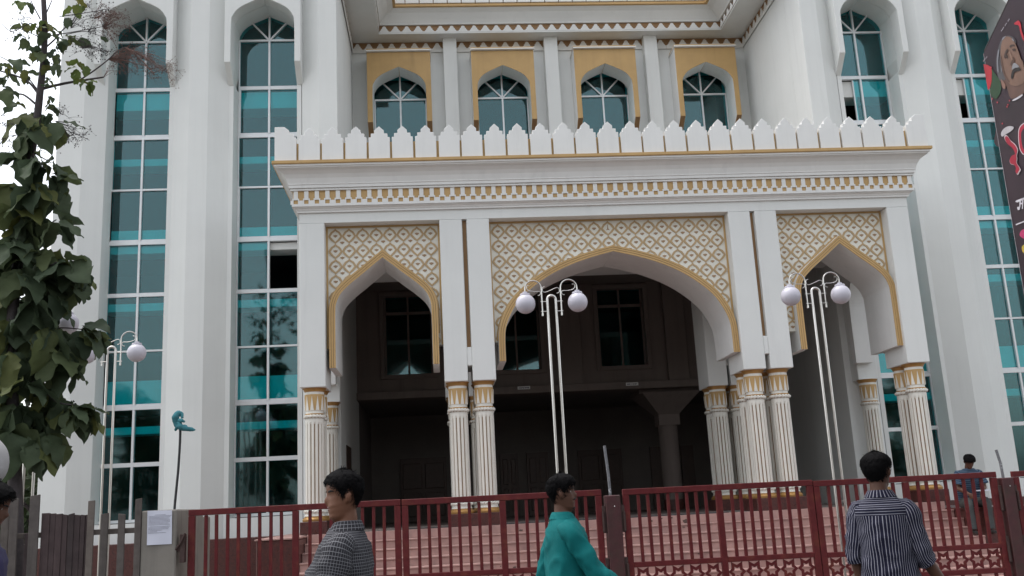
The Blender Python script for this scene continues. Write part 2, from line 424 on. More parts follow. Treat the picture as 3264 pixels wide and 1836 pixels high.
pil(-6.37, ext_l=-6.65); pil(-4.185); pil(-1.86, ext_r=-1.69)
pil(mir(-6.37), ext_r=mir(-6.65)); pil(mir(-4.185)); pil(mir(-1.86), ext_l=mir(-1.69))
bay(-5.34); bay(-3.03, (4, 'right')); bay(mir(-3.03), (7, 'half')); bay(mir(-5.34), (7, 'half'))
for side in (0, 1):
    X = (lambda x: x) if side == 0 else mir
    def bx(m, xa, xb, *r, mi=0):
        a, b = sorted((X(xa), X(xb))); m.box(a, b, *r, mi); return m
    w = MB()
    bx(w, -6.65, -6.40, YWL + .5, 26, 0, ZT); bx(w, -2.0, -1.69, YWL + .5, 20.6, 0, ZT)
    bx(w, -6.65, -1.69, 20.6, 26, 11.9, ZT)
    w.link('side_wall', M['white'], BLD)
    d = MB(); bx(d, -6.70, -1.64, 16.80, YWL + .45, -.02, 1.255); d.link('dado', M['granite'], BLD, bevel=.008)
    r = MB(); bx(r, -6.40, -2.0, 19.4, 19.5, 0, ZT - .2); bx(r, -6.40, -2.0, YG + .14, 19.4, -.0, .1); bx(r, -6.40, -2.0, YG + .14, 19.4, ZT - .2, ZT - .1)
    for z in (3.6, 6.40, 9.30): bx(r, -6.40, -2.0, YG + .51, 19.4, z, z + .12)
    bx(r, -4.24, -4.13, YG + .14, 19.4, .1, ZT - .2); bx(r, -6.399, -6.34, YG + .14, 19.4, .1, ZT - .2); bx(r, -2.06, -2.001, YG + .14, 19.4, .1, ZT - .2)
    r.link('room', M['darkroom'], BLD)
    c = MB(); bx(c, -6.85, -1.5, 16.65, 26, ZT, ZT + .3); c.link('roof_slab', M['white'], BLD)
# stacked goods seen low behind two panes (folded green stock)
h = MB(); h.box(-7.02, -6.65, 18.0, 19.2, 10.86, 12.2); h.box(-6.92, -6.65, 18.05, 19.15, 10.74, 10.86); h.link('side_hood', M['white'], BLD, bevel=.006)

# --- back wall of the recess with its four ochre window surrounds
XB0, XB1, YB = -1.69, 7.24, 20.2
CXS = [-0.643 + 2.2733 * k for k in range(4)]
w = MB(); edges = [XB0] + [v for c in CXS for v in (c - .58, c + .58)] + [XB1]
for i in range(0, len(edges), 2): w.box(edges[i], edges[i + 1], YB, YB + .35, 8.6, 11.045)
w.box(XB0, XB1, YB, YB + .35, 11.045, ZT); w.box(XB0, XB1, YB, YB + .35, 6.02, 8.6)
w.link('rear_wall', M['white'], BLD)
HB = [(x, z - .035) for x, z in HOOD]
for c in CXS:
    arc = arch(c, [(x, z if z > 9.8 else 9.71) for x, z in HB])
    out = [(c - .69, 9.71), (c - .69, 11.33), (c + .69, 11.33), (c + .69, 9.71)] + arc[::-1]
    h = MB().prism(out, 19.7, YB - .004, mi=1, mf=0)
    n = len(out)
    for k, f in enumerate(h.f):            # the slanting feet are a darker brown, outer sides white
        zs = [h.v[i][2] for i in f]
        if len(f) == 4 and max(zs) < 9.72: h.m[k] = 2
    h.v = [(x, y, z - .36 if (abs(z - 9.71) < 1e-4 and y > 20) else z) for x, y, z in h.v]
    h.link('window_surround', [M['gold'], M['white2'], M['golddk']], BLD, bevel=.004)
    m = MB().box(c - .705, c + .705, 19.64, YB - .003, 11.335, 11.365); m.box(c - .70, c + .70, 19.66, YB - .003, 11.365, 11.40, 1)
    m.link('surround_moulding', [M['white2'], M['gold']], BLD, bevel=.004)
    fan_light(c, 20.3, 10.465, .575, [(x, z + .03) for x, z in HOOD])
    f = MB(); f.box(c - .575, c - .55, 20.28, 20.36, 8.6, 10.447); f.box(c + .55, c + .575, 20.28, 20.36, 8.6, 10.447); f.box(c - .018, c + .018, 20.275, 20.36, 8.6, 10.447)
    wo_ = f.link('window', M['alu'], BLD)
    for a, b in ((c - .553, c - .016), (c + .016, c + .553)): MB().box(a, b, 20.32, 20.326, 8.6, 10.45).link('pane', M['glass'], wo_)
for x in (.49, 2.757, 5.03): MB().box(x - .15, x + .15, 19.98, YB - .002, 6.1, 11.80).link('rear_pilaster', M['white'], BLD, bevel=.006)
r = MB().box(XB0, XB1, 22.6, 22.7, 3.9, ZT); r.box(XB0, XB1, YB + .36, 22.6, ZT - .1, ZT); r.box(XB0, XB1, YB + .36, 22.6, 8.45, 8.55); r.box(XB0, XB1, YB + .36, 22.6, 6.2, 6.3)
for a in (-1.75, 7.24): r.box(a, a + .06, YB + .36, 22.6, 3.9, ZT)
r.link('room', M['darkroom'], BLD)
# inner cornice round three sides of the recess
def u_in(m, prof, fx=1.45, yf=16.9):
    o = len(m.v)
    for d, z, *_ in prof: m.v += [(XB0 + d * fx, yf, z), (XB0 + d * fx, YB - d, z), (XB1 - d * fx, YB - d, z), (XB1 - d * fx, yf, z)]
    for i in range(len(prof) - 1):
        for k in range(3): m.f.append([o + 4 * i + k, o + 4 * i + k + 1, o + 4 * i + 5 + k, o + 4 * i + 4 + k][::-1]); m.m.append(prof[i][2])
m = MB(); u_in(m, [(0.0, 11.795, 0), (.43, 11.795, 0), (.43, 11.825, 1), (.412, 11.826, 1), (.412, 12.0, 0), (.455, 12.002, 0), (.455, 12.015, 0), (.465, 12.04, 0), (.50, 12.10, 0), (.58, 12.22, 0), (.66, 12.30, 2), (.70, 12.31, 2), (.70, 12.36, 2), (.62, 12.361, 2), (.62, 12.66, 2), (.4, 12.66, 0), (.4, 13.2, 0), (0, 13.2, 0)])
CN = m.link('inner_cornice', [M['white'], M['golddk'], M['gold']], BLD)
def scallop(w, h, low):
    """stepped, round-topped tooth outline, foot at z=0"""
    p = [(-.5, -low), (-.5, .16), (-.40, .16), (-.36, .34), (-.29, .36), (-.27, .58), (-.19, .62)]
    a = [(.19 * math.cos(t), .62 + .38 * math.sin(t)) for t in [PI - PI * k / 8 for k in range(1, 8)]]
    q = [(-x, z) for x, z in p[::-1]]
    return [(x * w, z * h) for x, z in p + a + q]
sm = MB().prism(scallop(.248, .15, .0), -.012, .0).mesh('scallop', M['white2'])
n = 31; x0, x1 = XB0 + .43 * 1.45, XB1 - .43 * 1.45
for k in range(n): place('scallop', sm, CN, (x0 + (k + .5) * (x1 - x0) / n, YB - .418, 11.83))
for s in (-1, 1):
    for k in range(10):
        place('scallop', sm, CN, (x0 + .006 if s < 0 else x1 - .006, YB - .43 - (k + .5) * .248, 11.83), rot=(0, 0, -s * PI / 2))
# brown scalloped fringe under the soffit
fr = MB()
for a, b in ((XB0, .34), (.64, 2.607), (2.907, 4.88), (5.18, XB1)): fr.box(a, b, YB - .02, YB - .002, 11.60, 11.794)
fr.box(XB0 + .002, XB0 + .02, 16.9, YB - .02, 11.60, 11.794); fr.box(XB1 - .02, XB1 - .002, 16.9, YB - .02, 11.60, 11.794)
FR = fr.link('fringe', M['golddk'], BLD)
sm2 = MB().prism(scallop(.252, .165, .35), -.012, 0).mesh('scallop', M['white2'])
for a, b in ((XB0, .34), (.64, 2.607), (2.907, 4.88), (5.18, XB1)):
    n = max(1, round((b - a) / .256))
    for k in range(n): place('scallop', sm2, FR, (a + (k + .5) * (b - a) / n, YB - .0202, 11.605))
for s in (-1, 1):
    for k in range(12): place('scallop', sm2, FR, (XB0 + .0202 if s < 0 else XB1 - .0202, YB - .15 - k * .256, 11.605), rot=(0, 0, -s * PI / 2))
def merlon_pts(w, h):
    a, b, c = w / 2, w * .39, w * .225
    return [(-a, 0), (-a, h * .66), (-b, h * .665), (-b, h * .775), (-c, h * .78), (-c, h * .87), (0, h), (c, h * .87), (c, h * .78), (b, h * .775), (b, h * .665), (a, h * .66), (a, 0)]
mm = MB().prism(merlon_pts(.29, .50), -.07, .0).mesh('merlon', M['white2'], bevel=.004)
n = 23; x0, x1 = XB0 + .62 * 1.45 + .02, XB1 - .62 * 1.45 - .02
for k in range(n): place('merlon', mm, CN, (x0 + (k + .5) * (x1 - x0) / n, YB - .622, 12.39))

# --- portico
PX0, PX1, PF = -2.05, 7.61, 14.5
PIERS = [(-2.05, -1.672), (.087, .857), (4.652, 5.433), (7.252, 7.61)]
for i, (a, b) in enumerate(PIERS):
    m = MB()
    if i in (0, 3): m.box(a, b, PF, 15.24, 3.40, 5.92)
    else:
        c = (a + b) / 2; s0, s1 = c - .037, c + .037
        m.box(a, s0, PF, 15.24, 3.40, 5.92); m.box(s1, b, PF, 15.24, 3.40, 5.92)
        m.box(s0, s1, PF + .008, 15.235, 3.63, 3.91)
        m.box(s0, s1, PF + .07, 15.235, 3.91, 5.92, 1)
    m.link('pier', [M['white'], M['golddk']], BLD, bevel=.008)
    m = MB()
    if i in (0, 3): 
        off = .10 if i == 3 else 0
        m.box(a + off, b + off, 16.57, 16.849, 3.40, 5.92)
    else:
        c = (a + b) / 2; m.box(a + .02, c - .03, 16.57, 17.25, 3.40, 5.92); m.box(c + .03, b - .02, 16.57, 17.25, 3.40, 5.92); m.box(c - .03, c + .03, 16.63, 17.2, 3.75, 5.92)
    m.link('pier', M['white'], BLD, bevel=.008)
MB().box(PX0, PX1, PF + .002, 15.24, 5.922, 6.09).link('front_beam', M['white'], BLD)
MB().box(PX0, PX1, 16.57, 17.25, 5.60, 6.09).link('rear_beam', M['white'], BLD)
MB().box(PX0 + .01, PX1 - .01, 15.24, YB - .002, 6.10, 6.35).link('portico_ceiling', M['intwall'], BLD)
MB().box(PX0, PX1, 14.4, 16.84, 6.55, 6.75).link('portico_roof', M['concrete'], BLD)
SM_IN = [(0, 5.365), (.13, 5.26), (.28, 5.135), (.49, 4.966), (.63, 4.828), (.70, 4.69), (.722, 4.5), (.722, 3.685)]
MD_IN = [(0, 5.347), (.35, 5.26), (.70, 5.145), (1.04, 4.985), (1.31, 4.80), (1.53, 4.595), (1.66, 4.39), (1.735, 4.2), (1.757, 4.02), (1.760, 3.685)]
CELLS = [(-1.672, .087, -.802, SM_IN), (.857, 4.652, 2.785, MD_IN), (5.433, 7.252, 6.44, SM_IN)]
def ring_mesh():
    h = [(0, .123), (.018, .101), (.040, .086), (.066, .071), (.078, .051), (.092, .030), (.1045, 0), (.094, -.030), (.080, -.047), (.066, -.065), (.040, -.087), (.016, -.104), (0, -.123)]
    i_ = [(0, .089), (.012, .074), (.030, .062), (.046, .048), (.053, .034), (.065, .016), (.075, 0), (.067, -.016), (.054, -.030), (.044, -.044), (.028, -.062), (.012, -.078), (0, -.090)]
    return h, i_
RO, RI = ring_mesh()
def lattice_bar(x0, x1, z0, z1, inside):
    pass
for (xa, xb, cx, prof) in CELLS:
    A = arch(cx, prof, 5); O = offset(A, .1)
    # spandrel ground, ochre border, then the arch band in front of it
    zb = 4.0
    cut = [p for p in O if p[1] > zb]; cut = [(cut[0][0], zb)] + cut + [(cut[-1][0], zb)]
    out = [(xa + .001, zb), (xa + .001, 5.921), (xb - .001, 5.921), (xb - .001, zb)] + cut[::-1]
    P_ = MB().prism(out, 14.725, 14.92).link('arch_panel', M['cream'], BLD)
    b = MB(); t = .028
    b.box(xa + .001, xb - .001, 14.71, 14.7245, 5.921 - t, 5.921); b.box(xa + .001, xa + t, 14.71, 14.7245, zb + .003, 5.921 - t); b.box(xb - t, xb - .001, 14.71, 14.7245, zb + .003, 5.921 - t)
    b.link('panel_border', M['gold'], BLD)
    Oc = [p for p in O if zb + .003 < p[1]]
    b = MB().band(offset(Oc, .022), Oc, 14.711, 14.7245); b.link('arch_edging', M['gold'], BLD)
    # arch band
    a = MB().band(O, A, 14.585, 15.54); a.link('arch_soffit', M['white2'], BLD)
    g = MB()
    w3 = .0285
    for k in range(3): g.band(offset(A, .098 - k * .0335), offset(A, .098 - k * .0335 - .0275), 14.566, 14.5845)
    g.band(offset(A, .097), offset(A, .004), 14.5765, 14.5846, mi=1)
    g.link('arch_moulding', [M['gold'], M['groove']], BLD)
    # diagonal lattice: ogee rings and little hearts
    ncol = 17 if xb - xa > 3 else 8
    px = (xb - xa - .075) / ncol; pz = .243
    poly = offset(A, .03)
    def zarch(x):
        zs = []
        for p, q in zip(poly[:-1], poly[1:]):
            if min(p[0], q[0]) <= x <= max(p[0], q[0]) and p[0] != q[0]:
                zs.append(p[1] + (q[1] - p[1]) * (x - p[0]) / (q[0] - p[0]))
        return max(zs) if zs else -9
    def ok(x, z): return z > zarch(x) and xa + .026 < x < xb - .026 and zb < z < 5.921 - .02
    sc = px / .206
    full = {}
    for j in range(0, 9):
        zc = 5.765 - j * pz
        for i in range(ncol):
            xc = xa + .0375 + (i + .5) * px
            O2 = [(xc + x * sc, zc + z) for x, z in RO] + [(xc - x * sc, zc + z) for x, z in RO[-2:0:-1]]
            I2 = [(xc + x * sc, zc + z) for x, z in RI] + [(xc - x * sc, zc + z) for x, z in RI[-2:0:-1]]
            flags = [ok(*p) and ok(*q) for p, q in zip(O2, I2)]
            if not any(flags): continue
            m = MB(); nn = len(O2)
            for k in range(nn):
                k2 = (k + 1) % nn
                if flags[k] and flags[k2]:
                    v = [(O2[k][0] - xc, 0, O2[k][1] - zc), (O2[k2][0] - xc, 0, O2[k2][1] - zc), (I2[k2][0] - xc, 0, I2[k2][1] - zc), (I2[k][0] - xc, 0, I2[k][1] - zc)]
                    v2 = [(x, .011, z) for x, y, z in v]
                    m.add(v + v2, [(0, 1, 2, 3), (1, 0, 4, 5), (3, 2, 6, 7)])
            if not m.f: continue
            loc = (xc, 14.713 + .0006 * ((i + j) % 2), zc)
            if all(flags):
                key = ('r', ncol)
                if key not in full: full[key] = m.mesh('lattice_ring', M['ring'])
                place('lattice_ring', full[key], P_, loc)
            else: m.link('lattice_ring', M['ring'], P_, loc=loc)
        for half in (0, 1):
            zc2 = zc - half * pz / 2
            for i in range(ncol - half):
                xc = xa + .0375 + (i + .5 + half * .5) * px
                H = [(-.034, .006), (-.026, .020), (-.010, .017), (0, .026), (.010, .017), (.026, .020), (.034, .006), (.018, -.008), (.006, -.016), (0, -.022), (-.006, -.016), (-.018, -.008)]
                if half == 0 and j == 0 and ncol == 17 and i == 8:   # the one odd motif: a tall spearhead
                    H = [(-.03, -.03), (-.008, .0), (-.004, .05), (0, .07), (.004, .05), (.008, .0), (.03, -.03), (0, -.02)]
                if all(ok(xc + x * 1.6, zc2 + z * 1.8) for x, z in H):
                    key = ('h', len(H))
                    if key not in full: full[key] = MB().prism(H, 0, .006).mesh('lattice_heart', M['heart'])
                    place('lattice_heart', full[key], P_, (xc, 14.7185, zc2 + (.0 if half == 0 else .012)))

# entablature swept round three sides
def u_out(m, prof, yb=16.84):
    o = len(m.v)
    for d, z, *_ in prof: m.v += [(PX0 - d, yb, z), (PX0 - d, PF - d, z), (PX1 + d, PF - d, z), (PX1 + d, yb, z)]
    for i in range(len(prof) - 1):
        for k in range(3): m.f.append([o + 4 * i + k, o + 4 * i + k + 1, o + 4 * i + 5 + k, o + 4 * i + 4 + k]); m.m.append(prof[i][2])
m = MB(); u_out(m, [(-.02, 6.082, 0), (.03, 6.082, 0), (.03, 6.108, 0), (.038, 6.112, 0), (.05, 6.135, 0), (.075, 6.15, 0), (.078, 6.162, 0), (.10, 6.163, 0), (.10, 6.197, 0), (.082, 6.198, 1), (.082, 6.412, 0), (.118, 6.413, 0), (.118, 6.436, 0), (.108, 6.44, 0), (.108, 6.446, 0), (.138, 6.448, 0), (.138, 6.492, 0), (.150, 6.497, 0), (.150, 6.515, 0), (.158, 6.54, 0), (.175, 6.59, 0), (.21, 6.645, 0), (.26, 6.69, 0), (.312, 6.715, 0), (.318, 6.732, 0), (.335, 6.736, 0), (.335, 6.756, 0), (.345, 6.760, 1), (.362, 6.772, 1), (.362, 6.815, 1), (.262, 6.818, 1), (.262, 7.115, 1), (.10, 7.118, 0), (.10, 6.5, 0)])
EN = m.link('entablature', [M['white2'], M['gold']], BLD)
# frieze teeth: a post on a pierced square block
d = MB(); d.box(-.032, .032, -.016, .0, .092, .2138); s = .034; e = .05
d.box(-e, -s, -.016, 0, 0, .092); d.box(s, e, -.016, 0, 0, .092); d.box(-s, s, -.016, 0, .068, .092); d.box(-s, s, -.016, 0, 0, .005)
for q in (-1, 1):
    u = sorted((q * e, q * .0798)); d.box(u[0], u[1], -.0155, 0, 0, .060)
dm = d.mesh('frieze_tooth', M['white2'])
NT = 62
for k in range(NT): place('frieze_tooth', dm, EN, (-2.09 + k * (7.655 + 2.09) / (NT - 1), PF - .0822, 6.1982))
for k in range(14): 
    place('frieze_tooth', dm, EN, (PX0 - .0822, PF + .03 + k * .16, 6.1982), rot=(0, 0, -PI / 2)); place('frieze_tooth', dm, EN, (PX1 + .0822, PF + .03 + k * .16, 6.1982), rot=(0, 0, PI / 2))
# battlement
PA = place('parapet', MB().box(PX0 - .10, PX1 + .10, PF - .19, PF - .05, 6.82, 7.05).mesh('parapet', M['white2']), BLD)
mm = MB().prism(merlon_pts(.322, .530), -.05, .045).mesh('merlon', M['white2'], bevel=.004)
g0, g1, NG = -2.037, 7.577, 28
gx = [g0 + k * (g1 - g0) / (NG - 1) for k in range(NG)]
rj = random.Random(2)
for a, b in zip(gx[:-1], gx[1:]): place('merlon', mm, PA, ((a + b) / 2 + rj.uniform(-.004, .004), PF - .264 + rj.uniform(-.003, .003), 6.829 + rj.uniform(-.004, .003)), rot=(rj.uniform(-.006, .006), rj.uniform(-.006, .006), rj.uniform(-.012, .012)))
for s in (-1, 1):
    w, h = .325, .545; E = [(0, 0), (0, h), (w * .45, h), (w * .66, h * .90), (w * .66, h * .80), (w * .86, h * .79), (w * .86, h * .69), (w, h * .68), (w, 0)]
    e = MB().prism([(s * x, z) for x, z in E], -.05, .045)
    e.link('corner_merlon', M['white2'], PA, bevel=.004, loc=(PX0 - .31 if s < 0 else PX1 + .31, PF - .264, 6.829)) if False else None
    q = MB().prism([(x if s < 0 else -x, z) for x, z in E], -.05, .045)
    q.link('corner_merlon', M['white2'], PA, bevel=.004, loc=(PX0 - .325 if s < 0 else PX1 + .325, PF - .264, 6.829))
    for k in range(6):
        place('merlon', mm, PA, (PX0 - .264 if s < 0 else PX1 + .264, PF + .30 + k * .36, 6.829), rot=(0, 0, s * PI / 2))

# --- columns (one built, the rest copied)
ZF = 1.285
def column(x, y, proto=[None]):
    if proto[0] is None:
        c = place('column', None, BLD, (x, y, ZF)); seg = 112
        sh = MB(); r = .137
        rows = [(.345, 0), (.375, 0), (.40, 1), (1.58, 1), (1.61, 0), (1.655, 0)]
        ring = []
        for z, fl in rows:
            o = len(sh.v)
            for k in range(seg):
                a = 2 * PI * k / seg; q = k % 8
                rr = r - (.014 if fl and q in (5, 6, 7) else 0); sh.v.append((rr * math.cos(a), rr * math.sin(a), z))
            ring.append((o, fl))
        for (o1, f1), (o2, f2) in zip(ring[:-1], ring[1:]):
            for k in range(seg):
                k2 = (k + 1) % seg; gr = f1 and f2 and k % 8 in (5, 6)
                sh.f.append([o1 + k, o1 + k2, o2 + k2, o2 + k]); sh.m.append(1 if gr else 0)
        place('shaft', sh.mesh('shaft', [M['ivory'], M['flute']]), c, (x, y, ZF))
        def rope(z0, R_):
            m = MB(); n = 18
            for k in range(n):
                a0 = 2 * PI * k / n; pts = []; rad = []
                for t in range(5):
                    u = t / 4; a = a0 + (u - .5) * 2 * PI / n * 1.75
                    pts.append(((R_ - .006 + .012 * math.sin(PI * u)) * math.cos(a), (R_ - .006 + .012 * math.sin(PI * u)) * math.sin(a), z0 + (u - .5) * .042)); rad.append(.0085 + .007 * math.sin(PI * u))
                m.tube(pts, rad, 6)
            m.lathe([(R_ - .02, z0 - .022, 1), (R_ - .008, z0 - .012, 1), (R_ - .008, z0 + .012, 1), (R_ - .02, z0 + .022, 1)], 32, mi=1)
            return m.mesh('rope_ring', [M['ivory'], M['groove']], smooth=True)
        place('rope_ring', rope(1.695, .148), c, (x, y, ZF)); place('rope_ring', rope(.325, .148), c, (x, y, ZF))
        cp = MB()
        cp.lathe([(.132, 1.655, 0), (.132, 1.67, 1), (.134, 1.715, 1), (.143, 1.722, 1), (.143, 1.738, 0), (.130, 1.742, 0), (.130, 1.775, 0), (.138, 1.782, 2), (.141, 1.90, 2), (.146, 2.02, 0), (.140, 2.026, 0), (.140, 2.058, 1), (.150, 2.066, 1), (.152, 2.078, 1), (.160, 2.084, 1), (.164, 2.10, 1), (.176, 2.106, 1), (.178, 2.115, 1)], 40)
        nt_ = 11
        for k in range(nt_):
            a = 2 * PI * k / nt_; da = 2 * PI / nt_ * .33
            v = []
            for rr in (.1385, .146):
                for aa, z, gr in ((a - da, 1.783, 0), (a + da, 1.783, 0), (a, 1.995, .006)): v.append(((rr + gr) * math.cos(aa), (rr + gr) * math.sin(aa), z))
            cp.add(v, [(3, 4, 5), (0, 1, 4, 3), (1, 2, 5, 4), (2, 0, 3, 5)], 0)
        place('capital', cp.mesh('capital', [M['ivory'], M['goldmet'], M['gold']], smooth=True), c, (x, y, ZF))
        bs = MB().lathe([(.178, .183), (.182, .19), (.182, .215), (.165, .235, ), (.150, .245), (.150, .255, 1), (.152, .262, 1), (.142, .272, 1), (.142, .297, 1), (.150, .302, 1), (.137, .312, 1), (.137, .35, 1)], 36)
        place('base', bs.mesh('base', [M['goldmet'], M['ivory']], smooth=True), c, (x, y, ZF))
        proto[0] = c
    else:
        c = proto[0].copy(); COL.objects.link(c); c.location = Vector((x, y, ZF)) - WORLD[BLD.name]; WORLD[c.name] = Vector((x, y, ZF))
        for ch in proto[0].children:
            q = ch.copy(); COL.objects.link(q); q.parent = c
for x in (-1.861, .279, .668, 4.848, 5.238, 7.431):
    for y in (14.705, 15.075): column(x, y)
for x, ys in ((-1.861, (16.70,)), (.285, (16.73, 17.08)), (.66, (16.73, 17.08)), (4.855, (16.73, 17.08)), (5.225, (16.73, 17.08)), (7.54, (16.66,))):
    for y in ys: column(x, y)
for a, b in PIERS: MB().box(a - .005, b + .005, PF - .005, 15.27, ZF + .002, ZF + .182).link('plinth', M['granite'], BLD, bevel=.006)
for a, b in ((-2.05, -1.672), (.1, .85), (4.66, 5.42), (7.33, 7.72)): MB().box(a, b, 16.53, 17.26 if 0 < a < 7 else 16.79, ZF + .002, ZF + .182).link('plinth', M['granite'], BLD, bevel=.006)
# side arches between front and rear piers
for s in (0, 1):
    cy = 15.905; hp = [(0, 5.40), (.12, 5.30), (.28, 5.16), (.42, 4.98), (.50, 4.78), (.52, 4.5), (.52, 3.68)]
    A = arch(cy, hp, 4); O = [(15.24, 3.68), (15.24, 6.09), (16.57, 6.09), (16.57, 3.68)]
    m = MB().prism(O + A[::-1], 0, .30); x0 = PX0 + .02 if s == 0 else PX1 - .32
    m.v = [(x0 + y, x, z) for x, y, z in m.v]; m.f = [f[::-1] for f in m.f]
    m.link('side_arch', M['white2'], BLD)

# --- floor, stairs, inside of the porch
MB().box(-1.95, 7.5, 14.47, 24, ZF - .12, ZF).link('porch_floor', M['intwall'], BLD)
ST = place('staircase', MB().box(-1.94, 7.49, 14.46, 16.5, -.02, ZF - .121).mesh('staircase', M['pink']), BLD)
for k in range(1, 11):
    y0 = 14.47 - .25 * k; zt = ZF - .117 * k
    m = MB().box(-1.95, 7.5, y0 + .006, y0 + .25, max(-.02, zt - .26), zt - .022); m.box(-1.95, 7.5, y0 - .008, y0 + .256, zt - .022, zt)
    m.link('step', M['pink'], ST, bevel=.004)
m = MB().box(-1.95, 7.5, 14.462, 14.49, ZF - .117, ZF + .001); m.link('step', M['pink'], ST, bevel=.003)
# dark flakes and stains lying on the risers
sp = MB(); rs = random.Random(3)
for (px, py, w_, h_) in ((2105, 1645, 26, 14), (2140, 1650, 10, 8), (2185, 1660, 22, 16), (2075, 1660, 12, 7), (2108, 1653, 8, 5), (2180, 1680, 12, 6), (2193, 1676, 10, 7), (1660, 1690, 18, 8), (1640, 1809, 16, 9), (1596, 1805, 5, 4), (1985, 1705, 9, 9), (2110, 1650, 20, 10), (1730, 1740, 6, 4), (2230, 1765, 14, 5), (2320, 1775, 6, 5)):
    d = ray(px, py)
    # first riser hit
    best = None
    for k in range(0, 11):
        y0 = 14.47 - .25 * k - (.0 if k else 0) ; zt = ZF - .117 * k; t = (y0 + .004) / d.y; z = CZ + d.z * t
        if zt - .117 < z < zt - .024: best = (d.x * t, y0 - .002 if k else 14.459, z, t)
    if best:
        x, y, z, t = best; a = w_ * t / FPX / 2; b = min(.042, h_ * t / FPX / 2); n = 9
        pts = [(x + a * math.cos(2 * PI * i / n) * rs.uniform(.5, 1), z + b * math.sin(2 * PI * i / n) * rs.uniform(.5, 1)) for i in range(n)]
        sp.prism(pts, y, y + .012)
q = sp.link('stain', M['stain'], ST)
# cheek walls either side
m = MB().box(-2.52, -1.955, 13.7, 16.75, -.02, 1.25); m.link('stair_wall', M['granite'], BLD, bevel=.01)
MB().box(-2.54, -1.95, 13.68, 16.76, 1.252, 1.275).link('stair_wall_cap', M['pink'], BLD, bevel=.004)
MB().box(7.505, 8.30, 13.65, 16.75, -.02, 1.16).link('stair_wall', M['granite'], BLD, bevel=.01)
MB().box(7.50, 8.32, 13.63, 16.76, 1.162, 1.19).link('stair_wall_cap', M['granite'], BLD, bevel=.004)
MB().box(7.505, 8.30, 12.72, 13.62, -.02, .60).link('stair_wall', M['granite'], BLD, bevel=.01)
MB().box(7.50, 8.32, 12.70, 13.625, .602, .63).link('stair_wall_cap', M['pink'], BLD, bevel=.004)
# upper inner wall with four dark windows, beam, ground-floor hall
IC = [-.61, 1.66, 3.92, 6.18]
w = MB(); ed = [XB0] + [v for c in IC for v in (c - .5, c + .5)] + [XB1]
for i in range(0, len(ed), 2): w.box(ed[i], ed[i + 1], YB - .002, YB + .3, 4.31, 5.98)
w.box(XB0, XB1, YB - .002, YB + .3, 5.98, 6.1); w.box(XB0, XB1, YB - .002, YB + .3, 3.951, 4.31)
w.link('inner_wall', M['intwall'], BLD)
for c in IC:
    s = MB(); t = .09
    s.box(c - .5 - t, c + .5 + t, YB - .05, YB - .003, 5.98, 5.98 + t); s.box(c - .5 - t, c - .5, YB - .05, YB - .003, 4.31 - t, 5.98); s.box(c + .5, c + .5 + t, YB - .05, YB - .003, 4.31 - t, 5.98); s.box(c - .5, c + .5, YB - .05, YB - .003, 4.31 - t, 4.31)
    s.link('window_architrave', M['intwall'], BLD, bevel=.006)
    f = MB(); f.box(c - .5, c + .5, YB + .12, YB + .18, 5.60, 5.66); f.box(c - .02, c + .02, YB + .12, YB + .18, 4.31, 5.98); f.box(c - .5, c - .46, YB + .12, YB + .18, 4.31, 5.98); f.box(c + .46, c + .5, YB + .12, YB + .18, 4.31, 5.98)
    wo_ = f.link('window', M['intwall'], BLD)
    for a, b in ((c - .48, c - .01), (c + .01, c + .48)): MB().box(a, b, YB + .15, YB + .156, 4.31, 5.98).link('pane', M['glass'], wo_)
for x in (.52, 2.79, 5.05): MB().box(x - .22, x + .22, YB - .10, YB - .003, 3.952, 6.1).link('inner_pilaster', M['intwall'], BLD, bevel=.006)
BE = MB().box(XB0, XB1, YB - .16, YB + .28, 3.80, 3.95).link('floor_beam', M['intwall'], BLD, bevel=.008)
for px, py in ((1670, 1236), (2015, 1224)):
    p = atY(px, py, YB - .165); m = MB().box(p.x - .13, p.x + .13, YB - .168, YB - .161, p.z - .032, p.z + .032)
    m.link('plaque', M['teal'], BLD)
    m = MB(); x = p.x - .11; rs = random.Random(int(px))
    while x < p.x + .10:
        wd = rs.uniform(.008, .018); m.box(x, x + wd, YB - .171, YB - .1685, p.z - rs.uniform(.008, .02), p.z + .012); x += wd + rs.choice((.004, .004, .014))
    m.link('plaque_lettering', M['ink'], BLD)
w = MB().box(XB0 - .15, XB1 + .15, 24.0, 24.1, ZF - .1, 3.95); w.box(XB0 - .15, XB1 + .15, YB + .285, 24.05, 3.803, 3.9); w.box(XB0 - .2, XB0 - .001, 20.602, 24.06, ZF - .1, 3.96); w.box(XB1 + .001, XB1 + .2, 20.602, 24.06, ZF - .1, 3.96)
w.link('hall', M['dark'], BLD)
for a, b in ((-.92, .10), (1.30, 1.70), (1.90, 2.38), (3.06, 4.05), (4.71, 5.0), (5.41, 5.70)):
    k = 23.9 / 22; a *= k; b *= k
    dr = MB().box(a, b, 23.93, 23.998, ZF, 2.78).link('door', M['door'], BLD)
    m = MB(); mdl = (a + b) / 2
    for x0, x1 in ((a + .06, mdl - .04), (mdl + .04, b - .06)):
        if x1 - x0 > .1:
            for z0, z1 in ((1.4, 1.95), (2.05, 2.65)): m.box(x0, x1, 23.90, 23.929, z0, z1)
    if m.f: m.link('door_panel', M['door'], dr, bevel=.012)
